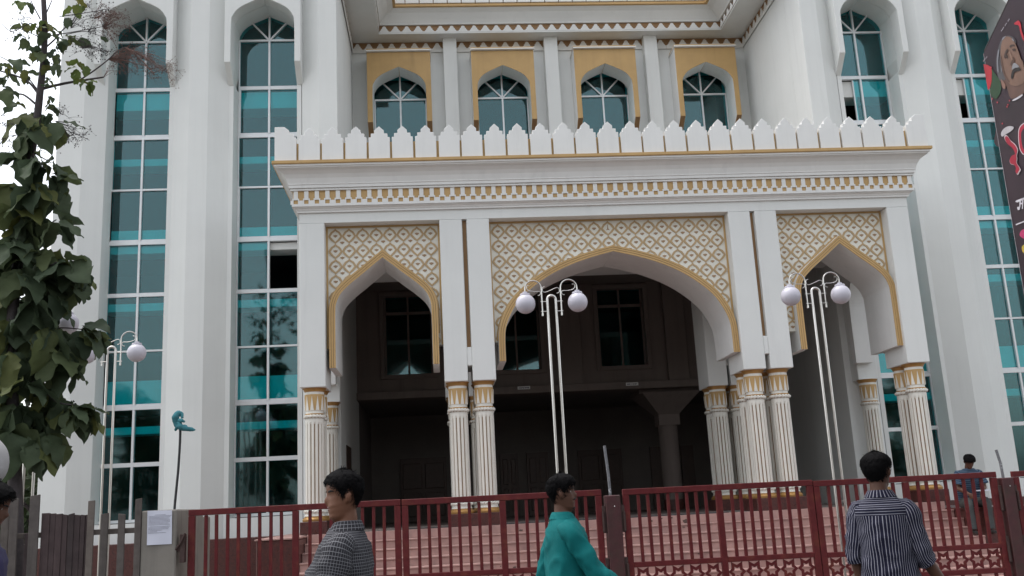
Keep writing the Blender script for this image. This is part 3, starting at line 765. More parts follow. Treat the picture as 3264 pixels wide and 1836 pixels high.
# round mushroom-headed column in the hall
m = MB(); cx, cy = 4.86, 20.75
m.lathe([(.20, ZF + .22), (.205, 2.9), (.205, 3.05)], 28, (cx, cy)); m.box(cx - .225, cx + .225, cy - .225, cy + .225, 3.05, 3.28)
v = [(cx + sx * a, cy + sy * a, z) for a, z in ((.22, 3.281), (.62, 3.72)) for sx, sy in ((-1, -1), (1, -1), (1, 1), (-1, 1))]
m.add(v, [(0, 1, 5, 4), (1, 2, 6, 5), (2, 3, 7, 6), (3, 0, 4, 7), (4, 5, 6, 7)]); m.box(cx - .64, cx + .64, cy - .42, cy + .64, 3.72, 3.799)
m.lathe([(.215, ZF), (.215, ZF + .22)], 28, (cx, cy), mi=1)
m.link('hall_column', [M['intwall'], M['granite']], BLD, smooth=True)
# white blanking panel of the left side wall of the porch with a dark door
MB().box(XB0 - .05, XB0 + .012, 17.7, 18.6, ZF, 2.75).link('side_door', M['door'], BLD)

cb = [atY(x, y, 14.40) for x, y in ((1300, 1688), (1420, 1678), (1560, 1668), (1700, 1662), (1830, 1652), (1960, 1651), (2010, 1646), (2070, 1637), (2110, 1644), (2190, 1636), (2260, 1637), (2330, 1632))]
cb = [Vector((p.x, 14.52 + .05 * math.sin(p.x * 3), ZF + .008 + .004 * abs(math.sin(p.x * 2.3)))) for p in cb]
tag(MB().tube(cb, .009, 6).link('cable', M['black'], smooth=True), 'thin dark cable lying along the porch floor at the head of the stairs', 'cable')
# ------------------------------------------------------------------ red gates
YF = 9.8
def ground_at(y): return .11 if y > 9.55 else .11
MB().box(-60, 60, 9.55, 11.2, -.3, .10).link('forecourt', M['concrete'])['kind'] = 'structure'
def gate_leaf(x0, x1, ztop, label, right_stub=True):
    g = thing('gate_leaf', label, 'gate', ((x0 + x1) / 2, YF, .1), 'red gate leaves in front of the stairs')
    rs = random.Random(int(x0 * 100) + 500)
    sw, rw = .062, .058; zl1, zl2 = ztop - .755, ztop - .995
    def b(nm, *a, bev=.004): return MB().box(*a).link(nm, M['redpaint'], g, bevel=bev)
    b('top_rail', x0, x1, YF - .025, YF + .025, ztop - rw, ztop)
    xm = (x0 + x1) / 2
    for a in (x0, xm - sw / 2, x1 - sw): b('stile', a, a + sw, YF - .024, YF + .024, .14, ztop - rw - .001)
    segs = [(x0 + sw, xm - sw / 2), (xm + sw / 2, x1 - sw)]
    for a, c in segs:
        for z in (zl1, zl2, .14): b('lower_rail', a + .0005, c - .0005, YF - .022, YF + .022, z, z + .05)
        n = 8; p = (c - a) / (n + 1)
        for k in range(n):
            x = a + p * (k + 1) + rs.uniform(-.003, .003)
            bb = MB().box(x - .0155, x + .0155, YF - .014, YF + .014, zl1 + .0505, ztop - rw - .001); tl = rs.uniform(-.005, .005)
            bb.v = [(vx + (tl if vz > 1.2 else 0), vy, vz) for vx, vy, vz in bb.v]; bb.link('bar', M['redpaint'], g, bevel=.003)
        # six-pointed star rings
        n = max(1, round((c - a) / .192)); p = (c - a) / n; zc = (zl1 + zl2 + .05) / 2; hh = (zl1 - zl2 - .05) / 2
        for k in range(n):
            xc = a + (k + .5) * p; ro = hh / math.sin(PI / 3) * .995; ri = ro * .53
            O = []; I = []
            for q in range(12):
                an = q * PI / 6; f = 1.0 if q % 2 == 0 else .577
                O.append((max(-p / 2, min(p / 2, ro * 1.0 * f * math.cos(an))), ro * f * math.sin(an))); I.append((ri * f * math.cos(an), ri * f * math.sin(an)))
            O.append(O[0]); I.append(I[0])
            m = MB(); dy = .0008 * (k % 2)
            m.band(O, I, -.008 - dy, .008 - dy); m.link('star', M['redpaint'], g, loc=(xc, YF, zc))
        nb = 4
        for k in range(n * 1):
            x = a + (k + .5) * p; b('bar', x - .0155, x + .0155, YF - .014, YF + .014, .1905, zl2 - .001, bev=.003)
    return g
gate_leaf(-2.44, -.415, 1.664, 'red gate leaf hinged to the grey cement pillar, leftmost of the gates')
gate_leaf(-.404, 1.568, 1.660, 'red gate leaf behind the man in the teal shirt')
gate_leaf(1.782, 3.722, 1.652, 'red gate leaf just right of the middle maroon post')
gate_leaf(3.730, 5.659, 1.640, 'red gate leaf behind the man in the striped shirt')
gate_leaf(5.835, 7.80, 1.635, 'red gate leaf at the right edge beyond the second maroon post')
def gate_post(x0, x1, zt, label, rod):
    t = thing('gate_post', label, 'post', ((x0 + x1) / 2, YF, .1), 'maroon gate posts with an iron rod on top')
    MB().box(x0, x1, YF - .06, YF + .07, .08, zt).link('post', M['postbrown'], t, bevel=.008)
    MB().tube(rod, .0145, 8).link('rod', M['chalk'], t)
    for z in (1.30, .80):
        for s in (-1, 1):
            xe = x0 if s < 0 else x1
            m = MB(); a, b = sorted((xe + s * .001, xe + s * .038)); m.box(a, b, YF - .03, YF + .03, z - .06, z + .20); m.tube([(xe + s * .030, YF - .035, z - .05), (xe + s * .030, YF - .035, z + .14)], .014, 8)
            m.link('hinge', M['rust'], t, bevel=.003)
    MB().sphere(((x0 + x1) / 2 + .01, YF - .062, 1.49), .007, 8, 6).link('bolt', M['steel'], t)
    return t
gate_post(1.600, 1.748, 1.600, 'maroon steel gate post with grey rod on top, between the two middle gates', [(1.66, YF, 1.598), (1.655, YF, 1.8), (1.635, YF, 2.09)])
gate_post(5.690, 5.815, 1.575, 'maroon steel gate post with a dark rod, near the right edge', [(5.74, YF, 1.57), (5.735, YF, 1.72), (5.71, YF, 1.86)])

# ------------------------------------------------------------------ cement pillar, notice, bracket
PL = thing('cement_pillar', 'thick grey cement gate pillar carrying a paper notice', 'pillar', (-2.7, 10.2, .1))
MB().box(-2.86, -2.53, 9.7, 10.75, .08, 1.675).link('pillar_body', M['concrete'], PL, bevel=.012)
MB().box(-2.70, -2.545, 10.752, 11.15, .08, 1.60).link('pillar_back', M['concrete'], PL, bevel=.012)
m = MB(); m.box(-2.528, -2.46, 9.72, 9.76, 1.28, 1.34); m.box(-2.50, -2.452, 9.715, 9.78, 1.18, 1.44); m.tube([(-2.535, 9.71, 1.30), (-2.49, 9.70, 1.36), (-2.45, 9.71, 1.45)], .010, 6)
m.link('hinge', M['rust'], PL, bevel=.003)
NOT = thing('paper_notice', 'white printed paper notice stuck on the grey cement pillar', 'notice', (-2.73, 9.69, 1.3))
q = [atY(470, 1628, 9.69), atY(549, 1626, 9.69), atY(547, 1734, 9.69), atY(468, 1738, 9.69)]
m = MB(); n = 6
v = []
for j in range(n + 1):
    for i in range(n + 1):
        u, w_ = i / n, j / n; p = q[0].lerp(q[1], u).lerp(q[3].lerp(q[2], u), w_)
        v.append((p.x, 9.692 + .004 * math.sin(u * 5 + w_ * 3) - .006 * max(0, abs(u - .5) - .42) * 8, p.z))
m.add(v, [(j * (n + 1) + i, (j + 1) * (n + 1) + i, (j + 1) * (n + 1) + i + 1, j * (n + 1) + i + 1) for j in range(n) for i in range(n)])
m.link('sheet', M['paper'], NOT, smooth=True)
m = MB(); rs = random.Random(5)
H = (q[0].z - q[3].z); Wd = q[1].x - q[0].x
for j in range(15):
    z = q[0].z - H * (.14 + j * .036 + (.02 if j > 8 else 0)); a, b = (.32, .70) if j == 0 else (.06, rs.uniform(.80, .94) if j < 12 else rs.uniform(.4, .9))
    x = q[0].x + Wd * a
    while x < q[0].x + Wd * b:
        w_ = rs.uniform(.006, .02); m.box(x, x + w_, 9.6855, 9.6858, z, z + .0035); x += w_ + .003
m.link('printed_lines', M['ink'], NOT)
# bent pipe with a knotted rag
pts = [atY(555, 1640, 9.9), atY(558, 1600, 9.9), atY(563, 1550, 9.9), atY(568, 1500, 9.9), atY(572, 1440, 9.9), atY(574, 1400, 9.9), atY(575, 1362, 9.9)]
tag(MB().tube(pts, .0125, 8).link('bent_pipe', M['black'], smooth=True), 'thin black bent pipe standing up behind the cement pillar', 'pipe')
def rag():
    m = MB()
    P_ = lambda x, y, d=0: atY(x, y, 9.9 + d)
    def blob(path, rad, flat=.5):
        path = smooth3(path, 4); n = len(path); rr = [rad[0]] * n
        rr = [rad[min(len(rad) - 1, int(i / (n - 1) * (len(rad) - 1)))] * (1 - (i / (n - 1) * (len(rad) - 1)) % 1) + rad[min(len(rad) - 1, int(i / (n - 1) * (len(rad) - 1)) + 1)] * ((i / (n - 1) * (len(rad) - 1)) % 1) for i in range(n)]
        m.tube(path, rr, 12)
    def sm(a): return a
    blob([P_(568, 1362, -.01), P_(561, 1346), P_(560, 1330, -.01), P_(568, 1318), P_(579, 1322), P_(581, 1332, -.02)], [.020, .030, .036, .030, .022, .010])
    blob([P_(570, 1345, -.02), P_(574, 1358, -.03), P_(584, 1364, -.02), P_(601, 1367), P_(616, 1369, .01), P_(621, 1371)], [.020, .028, .030, .024, .014, .006])
    blob([P_(573, 1352, -.02), P_(566, 1361, -.02), P_(559, 1371, 0)], [.02, .018, .012])
    blob([P_(568, 1340, -.03), P_(580, 1340, -.035), P_(588, 1346, -.02)], [.016, .018, .008])
    for i, v in enumerate(m.v):
        p = Vector(v); k = noise.noise(p * 38) * .007 + noise.noise(p * 90) * .004; m.v[i] = (p.x + k, p.y + k * .8, p.z + k)
    return m
def smooth3(pts, n):
    pts = [Vector(p) for p in pts]; out = []
    for i in range(len(pts) - 1):
        p0 = pts[max(i - 1, 0)]; p1 = pts[i]; p2 = pts[i + 1]; p3 = pts[min(i + 2, len(pts) - 1)]
        for k in range(n):
            t = k / n; out.append(.5 * (2 * p1 + (-p0 + p2) * t + (2 * p0 - 5 * p1 + 4 * p2 - p3) * t * t + (-p0 + 3 * p1 - 3 * p2 + p3) * t ** 3))
    out.append(pts[-1]); return out
tag(rag().link('knotted_rag', M['cloth'], smooth=True), 'faded teal rag knotted round the tip of the bent pipe', 'rag')

# ------------------------------------------------------------------ wooden fence at the left
FE = thing('wooden_fence', 'patchy fence of weathered grey planks left of the cement pillar', 'fence', (-3.9, 9.72, .1))
rs = random.Random(11)
def plank(px0, px1, ytop, mt='wood', yd=9.72, th=.022, tilt=0, zb=.09):
    a = atY(px0, ytop, yd); b = atY(px1, ytop, yd); w = b.x - a.x
    m = MB(); n = 3
    sl = rs.uniform(-.012, .012)
    v = []
    for z, k in ((zb, 0), (a.z * .5, .5), (a.z, 1)):
        dx = tilt * (k - 1) + rs.uniform(-.003, .003)
        for x, y in ((0, 0), (w, 0), (w, th), (0, th)): v.append((a.x + x + dx, yd + y, z + (sl if k == 1 and x else 0)))
    f = []
    for i in range(2):
        for k in range(4): f.append((4 * i + k, 4 * i + (k + 1) % 4, 4 * i + 4 + (k + 1) % 4, 4 * i + 4 + k))
    f += [(3, 2, 1, 0), (8, 9, 10, 11)]
    m.add(v, f); m.link('plank', M[mt], FE, bevel=.003)
for i, (a, b, y) in enumerate([(133, 159, 1636), (160, 178, 1637), (178.5, 199, 1639), (199.5, 217, 1639), (217.5, 236, 1640), (236.5, 257, 1640), (257.5, 272, 1640.5), (272.5, 288, 1641)]):
    plank(a, b, y, 'wooddk', 9.72 + .008 * (i % 2))
for a, b, y in ((280, 301, 1597), (323, 346, 1639), (376, 398, 1637), (432, 452, 1592)): plank(a, b, y, 'wood', 9.69, tilt=rs.uniform(-.01, .01))
plank(96, 127, 1581, 'wood', 9.68); plank(79, 94, 1700, 'wooddk', 9.71); plank(32, 58, 1586, 'wood', 9.67, tilt=-.02); plank(-60, 4, 1610, 'wood', 9.71); plank(5, 30, 1640, 'wood', 9.70); plank(-120, -62, 1600, 'wood', 9.69)
for z in (1.50, .95): MB().box(-4.75, -2.87, 9.745, 9.78, z - .025, z + .025).link('fence_rail', M['wood'], FE, bevel=.004)
MB().box(-4.32, -4.26, 9.75, 9.81, .08, 1.36).link('fence_post', M['wooddk'], FE, bevel=.005)

# ------------------------------------------------------------------ twin-pipe globe lamps
def lamp_post(base, ztop, label):
    t = thing('lamp_post', label, 'street lamp', base, 'twin pipe lamps with milky globes')
    X, Y, Z0 = base
    m = MB(); c = ztop; r = .052
    pts = [(X - r, Y, Z0)] + [(X - r, Y, c)] + [(X - r * math.cos(a), Y, c + r * math.sin(a)) for a in [PI * k / 10 for k in range(1, 10)]] + [(X + r, Y, c), (X + r, Y, Z0)]
    m.tube(pts, .0165, 10); 
    for z in (.6, .9, 1.4): m.box(X - r, X + r, Y - .004, Y + .004, z, z + .012)
    m.lathe([(.11, Z0), (.11, Z0 + .02), (.05, Z0 + .03)], 16, (X, Y))
    m.link('twin_pipe', M['steel'], t, smooth=True)
    for s in (-1, 1):
        m = MB(); xa = X + s * .118; xo = X + s * .322; rr = .102
        pts = [(xa, Y, c - .196), (xa, Y, c + .145)] + [(xa + s * rr * (1 - math.cos(a)), Y, c + .145 + rr * math.sin(a)) for a in [PI * k / 12 for k in range(1, 12)]] + [(xo, Y, c + .145), (xo, Y, c + .108)]
        m.tube(pts, .0088, 8); m.tube([(xa, Y, c - .20), (xa, Y, c - .165)], .0125, 8)
        for z in (c - .022, c - .145): m.tube([(X + s * r, Y, z), (xa + s * .02, Y, z)], .006, 6)
        m.link('arm', M['steel'], t, smooth=True)
        m = MB()
        sc = [(xa + s * .01, .0), (xa + s * .02, -.02), (xa + s * .045, -.035), (xa + s * .06, -.02)]
        def S_(pts2): m.tube([(X + s * u, Y, c + w_) for u, w_ in pts2], .0048, 6)
        def sm2(p): return [(a, b) for a, b in smooth_curve(p, 4)]
        S_(sm2([(.165, .055), (.150, .058), (.132, .072), (.130, .095), (.150, .108), (.20, .108), (.26, .118), (.292, .138), (.300, .165), (.288, .185), (.265, .186)]))
        if s > 0:
            m.tube([(X + u, Y, c + w_) for u, w_ in sm2([(-.075, .165), (-.10, .155), (-.108, .13), (-.095, .10), (-.06, .098), (0, .120), (.06, .145), (.092, .143), (.106, .115), (.098, .088), (.07, .078)])], .0048, 6)
        m.link('scroll', M['steel'], t, smooth=True)
        m = MB(); m.lathe([(.012, c + .112), (.030, c + .108), (.030, c + .093), (.060, c + .086), (.064, c + .066), (.052, c + .060)], 20, (xo, Y)); m.link('globe_cap', M['globe'], t, smooth=True)
        m = MB(); m.sphere((xo, Y, c - .042), .1215, 28, 18); m.link('globe', M['globe'], t, smooth=True)
    return t
lamp_post((1.408, 11.6, .10), 3.985, 'steel twin-pipe lamp with two white globes before the wide middle arch')
lamp_post((4.735, 11.6, .10), 3.965, 'steel twin-pipe lamp with two white globes before the right-hand arch')
lamp_post((-4.28, 13.0, .0), 3.80, 'steel twin-pipe lamp with two white globes in front of the leftmost tall window')
lamp_post((-4.40, 10.9, .10), 3.80, 'steel twin-pipe lamp mostly hidden behind the large-leaved tree')
# ------------------------------------------------------------------ people
def skinmat(name, c): return mat(name, c, .55, var=.10, vscale=14, bump=.08, bscale=180, spec=.4)
M['skin1'] = skinmat('brown_skin', (.165, .072, .041)); M['skin2'] = skinmat('darker_brown_skin', (.105, .046, .028)); M['skin3'] = skinmat('deep_brown_skin', (.095, .043, .027))
M['hair'] = mat('black_hair', (.006, .0055, .006), .75, var=.3, vscale=60, bump=.5, bscale=160, spec=.06)
M['trousers'] = mat('dark_trousers', (.025, .022, .022), .85, var=.15, vscale=10, bump=.15, bscale=200)
M['greytr'] = mat('grey_trousers', (.05, .055, .055), .85, var=.15, vscale=10)
M['shoe'] = mat('black_shoe', (.02, .018, .017), .4)
M['eye'] = mat('eye_white', (.55, .52, .48), .25); M['iris'] = mat('dark_iris', (.01, .008, .007), .2); M['brow'] = mat('brow_hair', (.015, .012, .011), .8)
M['lip'] = mat('lip', (.17, .065, .05), .5)

def clothmat(name, base, build):
    m = mat(name, base, .85, bump=.12, bscale=260, spec=.2); t = m.node_tree; b = t.nodes['Principled BSDF']; L = t.links.new
    uv = t.nodes.new('ShaderNodeUVMap'); sx = t.nodes.new('ShaderNodeSeparateXYZ'); L(uv.outputs[0], sx.inputs[0])
    def line(sock, pitch, width, phase=0.0, soft=.35):
        a = t.nodes.new('ShaderNodeMath'); a.operation = 'MULTIPLY_ADD'; L(sock, a.inputs[0]); a.inputs[1].default_value = 1 / pitch; a.inputs[2].default_value = phase
        f = t.nodes.new('ShaderNodeMath'); f.operation = 'FRACT'; L(a.outputs[0], f.inputs[0])
        p = t.nodes.new('ShaderNodeMath'); p.operation = 'PINGPONG'; L(f.outputs[0], p.inputs[0]); p.inputs[1].default_value = .5
        r = t.nodes.new('ShaderNodeMapRange'); L(p.outputs[0], r.inputs[0]); w = width / pitch / 2
        r.inputs[1].default_value = w * (1 - soft); r.inputs[2].default_value = w * (1 + soft); r.inputs[3].default_value = 1; r.inputs[4].default_value = 0
        return r.outputs[0]
    def mixc(f, a, bcol):
        x = t.nodes.new('ShaderNodeMix'); x.data_type = 'RGBA'; L(f, x.inputs[0])
        if isinstance(a, tuple): x.inputs[6].default_value = (*a, 1)
        else: L(a, x.inputs[6])
        x.inputs[7].default_value = (*bcol, 1); return x.outputs[2]
    L(build(sx.outputs[0], sx.outputs[1], line, mixc), b.inputs['Base Color']); return m
M['check'] = clothmat('checked_shirt_cloth', (.05, .05, .06), lambda u, v, line, mixc: mixc(line(v, .0150, .0022), mixc(line(u, .0150, .0022), mixc(line(u, .0150, .0070, .5), (.013, .013, .018), (.024, .023, .027)), (.17, .17, .185)), (.18, .18, .195)))
M['stripe'] = clothmat('striped_shirt_cloth', (.03, .03, .06), lambda u, v, line, mixc: mixc(line(u, .0175, .0036), (.009, .009, .024), (.27, .27, .32)))
M['tealshirt'] = mat('teal_shirt_cloth', (.002, .130, .133), .8, var=.16, vscale=5, bump=.2, bscale=240, spec=.2)
M['bluestripe'] = clothmat('blue_striped_tee', (.06, .10, .16), lambda u, v, line, mixc: mixc(line(v, .035, .014), (.020, .040, .075), (.09, .13, .18)))
M['purple'] = mat('violet_shirt_cloth', (.028, .024, .075), .8, var=.1)

class Loft(MB):
    """rings with UVs in metres"""
    def __init__(s): super().__init__(); s.fuv = []
    def rings(s, rings, seg, cap0=False, cap1=False, mi=0, u0=0.0, v0=0.0, um=None):
        o = len(s.v); n = len(rings)
        for r in rings: s.v += [tuple(p) for p in r]
        vv = v0; V = [v0]
        for a, b in zip(rings[:-1], rings[1:]):
            ca = sum((Vector(p) for p in a), Vector()) / seg; cb = sum((Vector(p) for p in b), Vector()) / seg
            d = sum(((Vector(p) - Vector(q)).length for p, q in zip(a, b))) / seg; vv += d; V.append(vv)
        per = um or max(sum((Vector(r[k]) - Vector(r[(k + 1) % seg])).length for k in range(seg)) for r in rings)
        for i in range(n - 1):
            for k in range(seg):
                k2 = (k + 1) % seg
                s.f.append([o + i * seg + k, o + i * seg + k2, o + (i + 1) * seg + k2, o + (i + 1) * seg + k]); s.m.append(mi)
                s.fuv.append([(u0 + per * k / seg, V[i]), (u0 + per * (k + 1) / seg, V[i]), (u0 + per * (k + 1) / seg, V[i + 1]), (u0 + per * k / seg, V[i + 1])])
        for c, i in ((cap0, 0), (cap1, n - 1)):
            if c:
                f = [o + i * seg + k for k in range(seg)]; s.f.append(f[::-1] if i == 0 else f); s.m.append(mi); s.fuv.append([(u0, V[i])] * seg)
        return s
    def mesh(s, name, mats, smooth=True, bevel=0):
        me = super().mesh(name, mats, False, 0)
        uv = me.uv_layers.new(name='UVMap'); k = 0
        fu = s.fuv + [None] * (len(s.f) - len(s.fuv))
        for poly, fu_ in zip(me.polygons, fu):
            for j, li in enumerate(poly.loop_indices): uv.data[li].uv = fu_[j] if fu_ else (0, 0)
        me.polygons.foreach_set('use_smooth', [True] * len(s.f)); me.set_sharp_from_angle(angle=R(55)); me.update(); return me

def ering(c, rx, ry, seg=32, e=2.0, tilt=None):
    out = []
    for k in range(seg):
        a = 2 * PI * k / seg - PI / 2
        ca, sa = math.cos(a), math.sin(a)
        x = math.copysign(abs(ca) ** (2 / e), ca) * rx; y = math.copysign(abs(sa) ** (2 / e), sa) * ry
        out.append(Vector((c[0] + x, c[1] + y, c[2])))
    return out
def limb_rings(path, rad, seg=20, n=5):
    P_ = smooth3(path, n); m = len(P_); out = []; up = None
    for i, p in enumerate(P_):
        t = (P_[min(i + 1, m - 1)] - P_[max(i - 1, 0)]).normalized()
        if up is None: up = Vector((0, 1, 0)) if abs(t.y) < .9 else Vector((1, 0, 0))
        a = t.cross(up).normalized(); b = a.cross(t).normalized(); up = b
        u = i / (m - 1) * (len(rad) - 1); k = min(int(u), len(rad) - 2); r = rad[k] + (rad[k + 1] - rad[k]) * (u - k)
        rr = r if isinstance(r, float) else r
        out.append([p + a * math.cos(2 * PI * j / seg) * rr + b * math.sin(2 * PI * j / seg) * rr for j in range(seg)])
    return out
def lerp_tab(tab, x):
    for (a, va), (b, vb) in zip(tab[:-1], tab[1:]):
        if x <= b: t = max(0, (x - a) / (b - a)); t = t * t * (3 - 2 * t) * .5 + t * .5; return va + (vb - va) * t
    return tab[-1][1]
FRT = [(-.012, .050), (0, .074), (.014, .086), (.03, .083), (.045, .088), (.055, .085), (.065, .091), (.078, .085), (.10, .083), (.115, .078), (.13, .083), (.145, .087), (.165, .084), (.19, .068), (.208, .045), (.220, .018), (.226, -.012)]
BCK = [(-.012, -.022), (.015, -.040), (.04, -.066), (.07, -.086), (.10, -.100), (.135, -.106), (.165, -.102), (.19, -.086), (.208, -.062), (.220, -.036), (.226, -.014)]
WID = [(-.012, .030), (.0, .038), (.02, .050), (.05, .060), (.08, .067), (.11, .073), (.14, .077), (.17, .073), (.19, .063), (.208, .045), (.220, .022), (.226, .002)]
NOS = [(.060, 0), (.070, .006), (.080, .019), (.088, .026), (.096, .023), (.110, .015), (.125, .007), (.138, 0)]
def head_pt(z, a):
    """a = 0 front, +-PI back; returns x (right), y (front)"""
    f = lerp_tab(FRT, z); b = lerp_tab(BCK, z); w = lerp_tab(WID, z); c = (f + b) / 2; h = (f - b) / 2
    e = 2.25; ca, sa = math.cos(a), math.sin(a)
    y = c + math.copysign(abs(ca) ** (2 / e), ca) * h; x = math.copysign(abs(sa) ** (2 / e), sa) * w
    aa = abs(a)
    y += lerp_tab(NOS, z) * math.exp(-(aa / .20) ** 2)
    y -= .008 * math.exp(-((aa - .50) / .22) ** 2) * math.exp(-((z - .112) / .013) ** 2)       # eye sockets
    y -= .005 * math.exp(-(aa / .5) ** 2) * math.exp(-((z - .0565) / .004) ** 2)               # mouth line
    return x, y
def person(label, loc, yaw, H=1.74, skin='skin1', shirt='check', trousers='trousers', arms=None, legs=None, short=True, head_yaw=0, head_pitch=0, hair_len=.02, hairline=0.0, lean=0.0, beard=False, collar=True, belly=0.0, cat='person', group=None, sit=False, sleeve_end=None, rolled=False, seed=1, ztor=0.0, hy=.92, wx=1.0):
    k = H / 1.74; rs = random.Random(seed)
    RZ = Matrix.Rotation(yaw, 4, 'Z'); T = Matrix.Translation(Vector(loc)) @ RZ @ Matrix.Scale(k, 4)
    root = thing('person', label, cat, loc, group)
    def LNK(nm, m, mats):
        m.v = [tuple(T @ Vector(v)) for v in m.v]; return m.link(nm, mats, root)
    chin = 1.482; dz = ztor
    def lean_p(p):
        p = Vector(p); p.y += lean * max(0, p.z - .95); p.z += dz; return p
    neck = lean_p((0, -.008, 1.47))
    HM = Matrix.Translation(neck) @ Matrix.Rotation(head_yaw, 4, 'Z') @ Matrix.Rotation(-head_pitch, 4, 'X') @ Matrix.Translation(Vector((0, .0, chin - 1.47)))
    HM = HM @ Matrix.Diagonal((1, hy, 1, 1))
    hp = lambda z, a, off=0.0: HM @ Vector((head_pt(z, a)[0] * (1 + off / .075), (head_pt(z, a)[1] - (-.01)) * (1 + off / .09) - .01, z + off * .5))
    # ---- body: head, neck, trunk, arms, hands, legs fused into one surface
    B = Loft(); seg = 40
    zs = [-.012, -.004, .004, .012, .02, .028, .036, .043, .049, .053, .057, .061, .066, .071, .076, .081, .086, .091, .096, .102, .108, .114, .12, .127, .134, .142, .15, .16, .17, .18, .19, .199, .207, .214, .22, .2245]
    B.rings([[HM @ Vector((*head_pt(z, 2 * PI * i / seg), z)) for i in range(seg)] for z in zs], seg, True, True)
    # ears
    for s in (-1, 1):
        E_ = []
        for i in range(7):
            t = i / 6; z = .072 + .062 * t; wv = .013 * math.sin(PI * min(1, t * .8 + .15)) + .004
            c = Vector((s * (.071 + .010 * math.sin(PI * t)), -.006 - .010 * t, z))
            E_.append([HM @ (c + Vector((s * .008 * math.cos(q), wv * math.sin(q), 0))) for q in [2 * PI * j / 10 for j in range(10)]])
        B.rings(E_, 10, True, True)
    nk = [ering(lean_p((0, -.012, 1.40)), .066, .066, 24), ering(lean_p((0, -.012, 1.45)), .056, .060, 24), [HM @ Vector((.052 * math.cos(2 * PI * j / 24 - PI / 2), -.012 + .056 * math.sin(2 * PI * j / 24 - PI / 2), .0)) for j in range(24)], [HM @ Vector((.050 * math.cos(2 * PI * j / 24 - PI / 2), -.014 + .05 * math.sin(2 * PI * j / 24 - PI / 2), .06)) for j in range(24)]]
    B.rings(nk, 24, True, True)
    tr = [(.80, .150, .105), (.92, .155, .108), (1.04, .145, .100), (1.18, .160, .108), (1.30, .170, .108), (1.385, .150, .085), (1.43, .085, .065)]
    if sit: tr = [(.86, .150, .105)] + tr[1:]
    B.rings([ering(lean_p((0, 0, z)), a * wx, b, 28, 2.3) for z, a, b in tr], 28, True, True)
    arms = arms or {}
    A = {}
    for s in (-1, 1):
        el, wr = arms.get(s, (Vector((s * .235, -.02, 1.11)), Vector((s * .245, .05, .87))))
        A[s] = (lean_p((s * .160 * wx, -.01, 1.352)), lean_p(el), lean_p(wr))
        sh, el, wr = A[s]
        mid1 = sh.lerp(el, .5); mid2 = el.lerp(wr, .35)
        B.rings(limb_rings([sh, mid1, el, mid2, wr], [.046, .043, .036, .037, .026], 16, 4), 16, True, True)
        d = (wr - el).normalized(); side = Vector((0, 0, 1)) if abs(d.z) < .6 else Vector((0, 1, 0))
        a_ = d.cross(side).normalized(); b_ = a_.cross(d).normalized()     # b_: across the palm
        pal = [wr + d * t for t in (-.01, .02, .05, .085)]
        B.rings([[p + b_ * (w_ * math.cos(q)) + a_ * (h_ * math.sin(q)) for q in [2 * PI * j / 14 for j in range(14)]] for p, w_, h_ in zip(pal, (.024, .034, .042, .040), (.019, .018, .016, .013))], 14, True, True)
        for fi, (off, ln) in enumerate(((-.030, .062), (-.010, .076), (.010, .072), (.029, .055))):
            r0 = wr + d * .078 + b_ * off
            p1 = r0 + d * ln * .5 + a_ * .006 * s; p2 = p1 + (d * .85 + a_ * .5 * s).normalized() * ln * .32; p3 = p2 + (d * .6 + a_ * .8 * s).normalized() * ln * .25
            B.rings(limb_rings([r0, p1, p2, p3], [.0092, .0088, .0078, .0062], 8, 2), 8, True, True)
        r0 = wr + d * .018 - b_ * .028; p1 = r0 - b_ * .022 + d * .028; p2 = p1 + d * .030 - b_ * .006 + a_ * .006 * s
        B.rings(limb_rings([r0, p1, p2], [.013, .0105, .008], 8, 3), 8, True, True)
    legs = legs or {}
    LG = {}
    for s in (-1, 1):
        hip, kn, an = legs.get(s, (Vector((s * .085, 0, .90)), Vector((s * .095, .02, .49)), Vector((s * .10, -.02, .085))))
        if not sit: pass
        LG[s] = tuple(Vector(q) + (Vector((0, 0, dz)) if sit else Vector()) for q in (hip, kn, an))
        hip, kn, an = LG[s]
        B.rings(limb_rings([hip, hip.lerp(kn, .5), kn, kn.lerp(an, .35), an], [.074, .066, .050, .050, .034], 18, 4), 18, True, True)
        fd = Vector((0, 1, 0))
        B.rings([[an + fd * t + Vector((w_ * math.cos(q), 0, -.045 + hh * math.sin(q))) for q in [2 * PI * j / 14 for j in range(14)]] for t, w_, hh in ((-.05, .026, .028), (0, .034, .036), (.06, .040, .030), (.13, .042, .020), (.17, .026, .012))], 14, True, True)
    B.v = [tuple(T @ Vector(v)) for v in B.v]
    me = Loft.mesh(B, 'body', M[skin])
    tmp = bpy.data.objects.new('tmp', me); COL.objects.link(tmp)
    md = tmp.modifiers.new('r', 'REMESH'); md.mode = 'VOXEL'; md.voxel_size = .0062; md.use_smooth_shade = True
    m2 = tmp.modifiers.new('s', 'SMOOTH'); m2.iterations = 3; m2.factor = .5
    dg = bpy.context.evaluated_depsgraph_get(); me2 = bpy.data.meshes.new_from_object(tmp.evaluated_get(dg))
    bpy.data.objects.remove(tmp); me2.name = 'body'
    if not me2.materials: me2.materials.append(M[skin])
    me2.polygons.foreach_set('use_smooth', [True] * len(me2.polygons))
    place('body', me2, root)
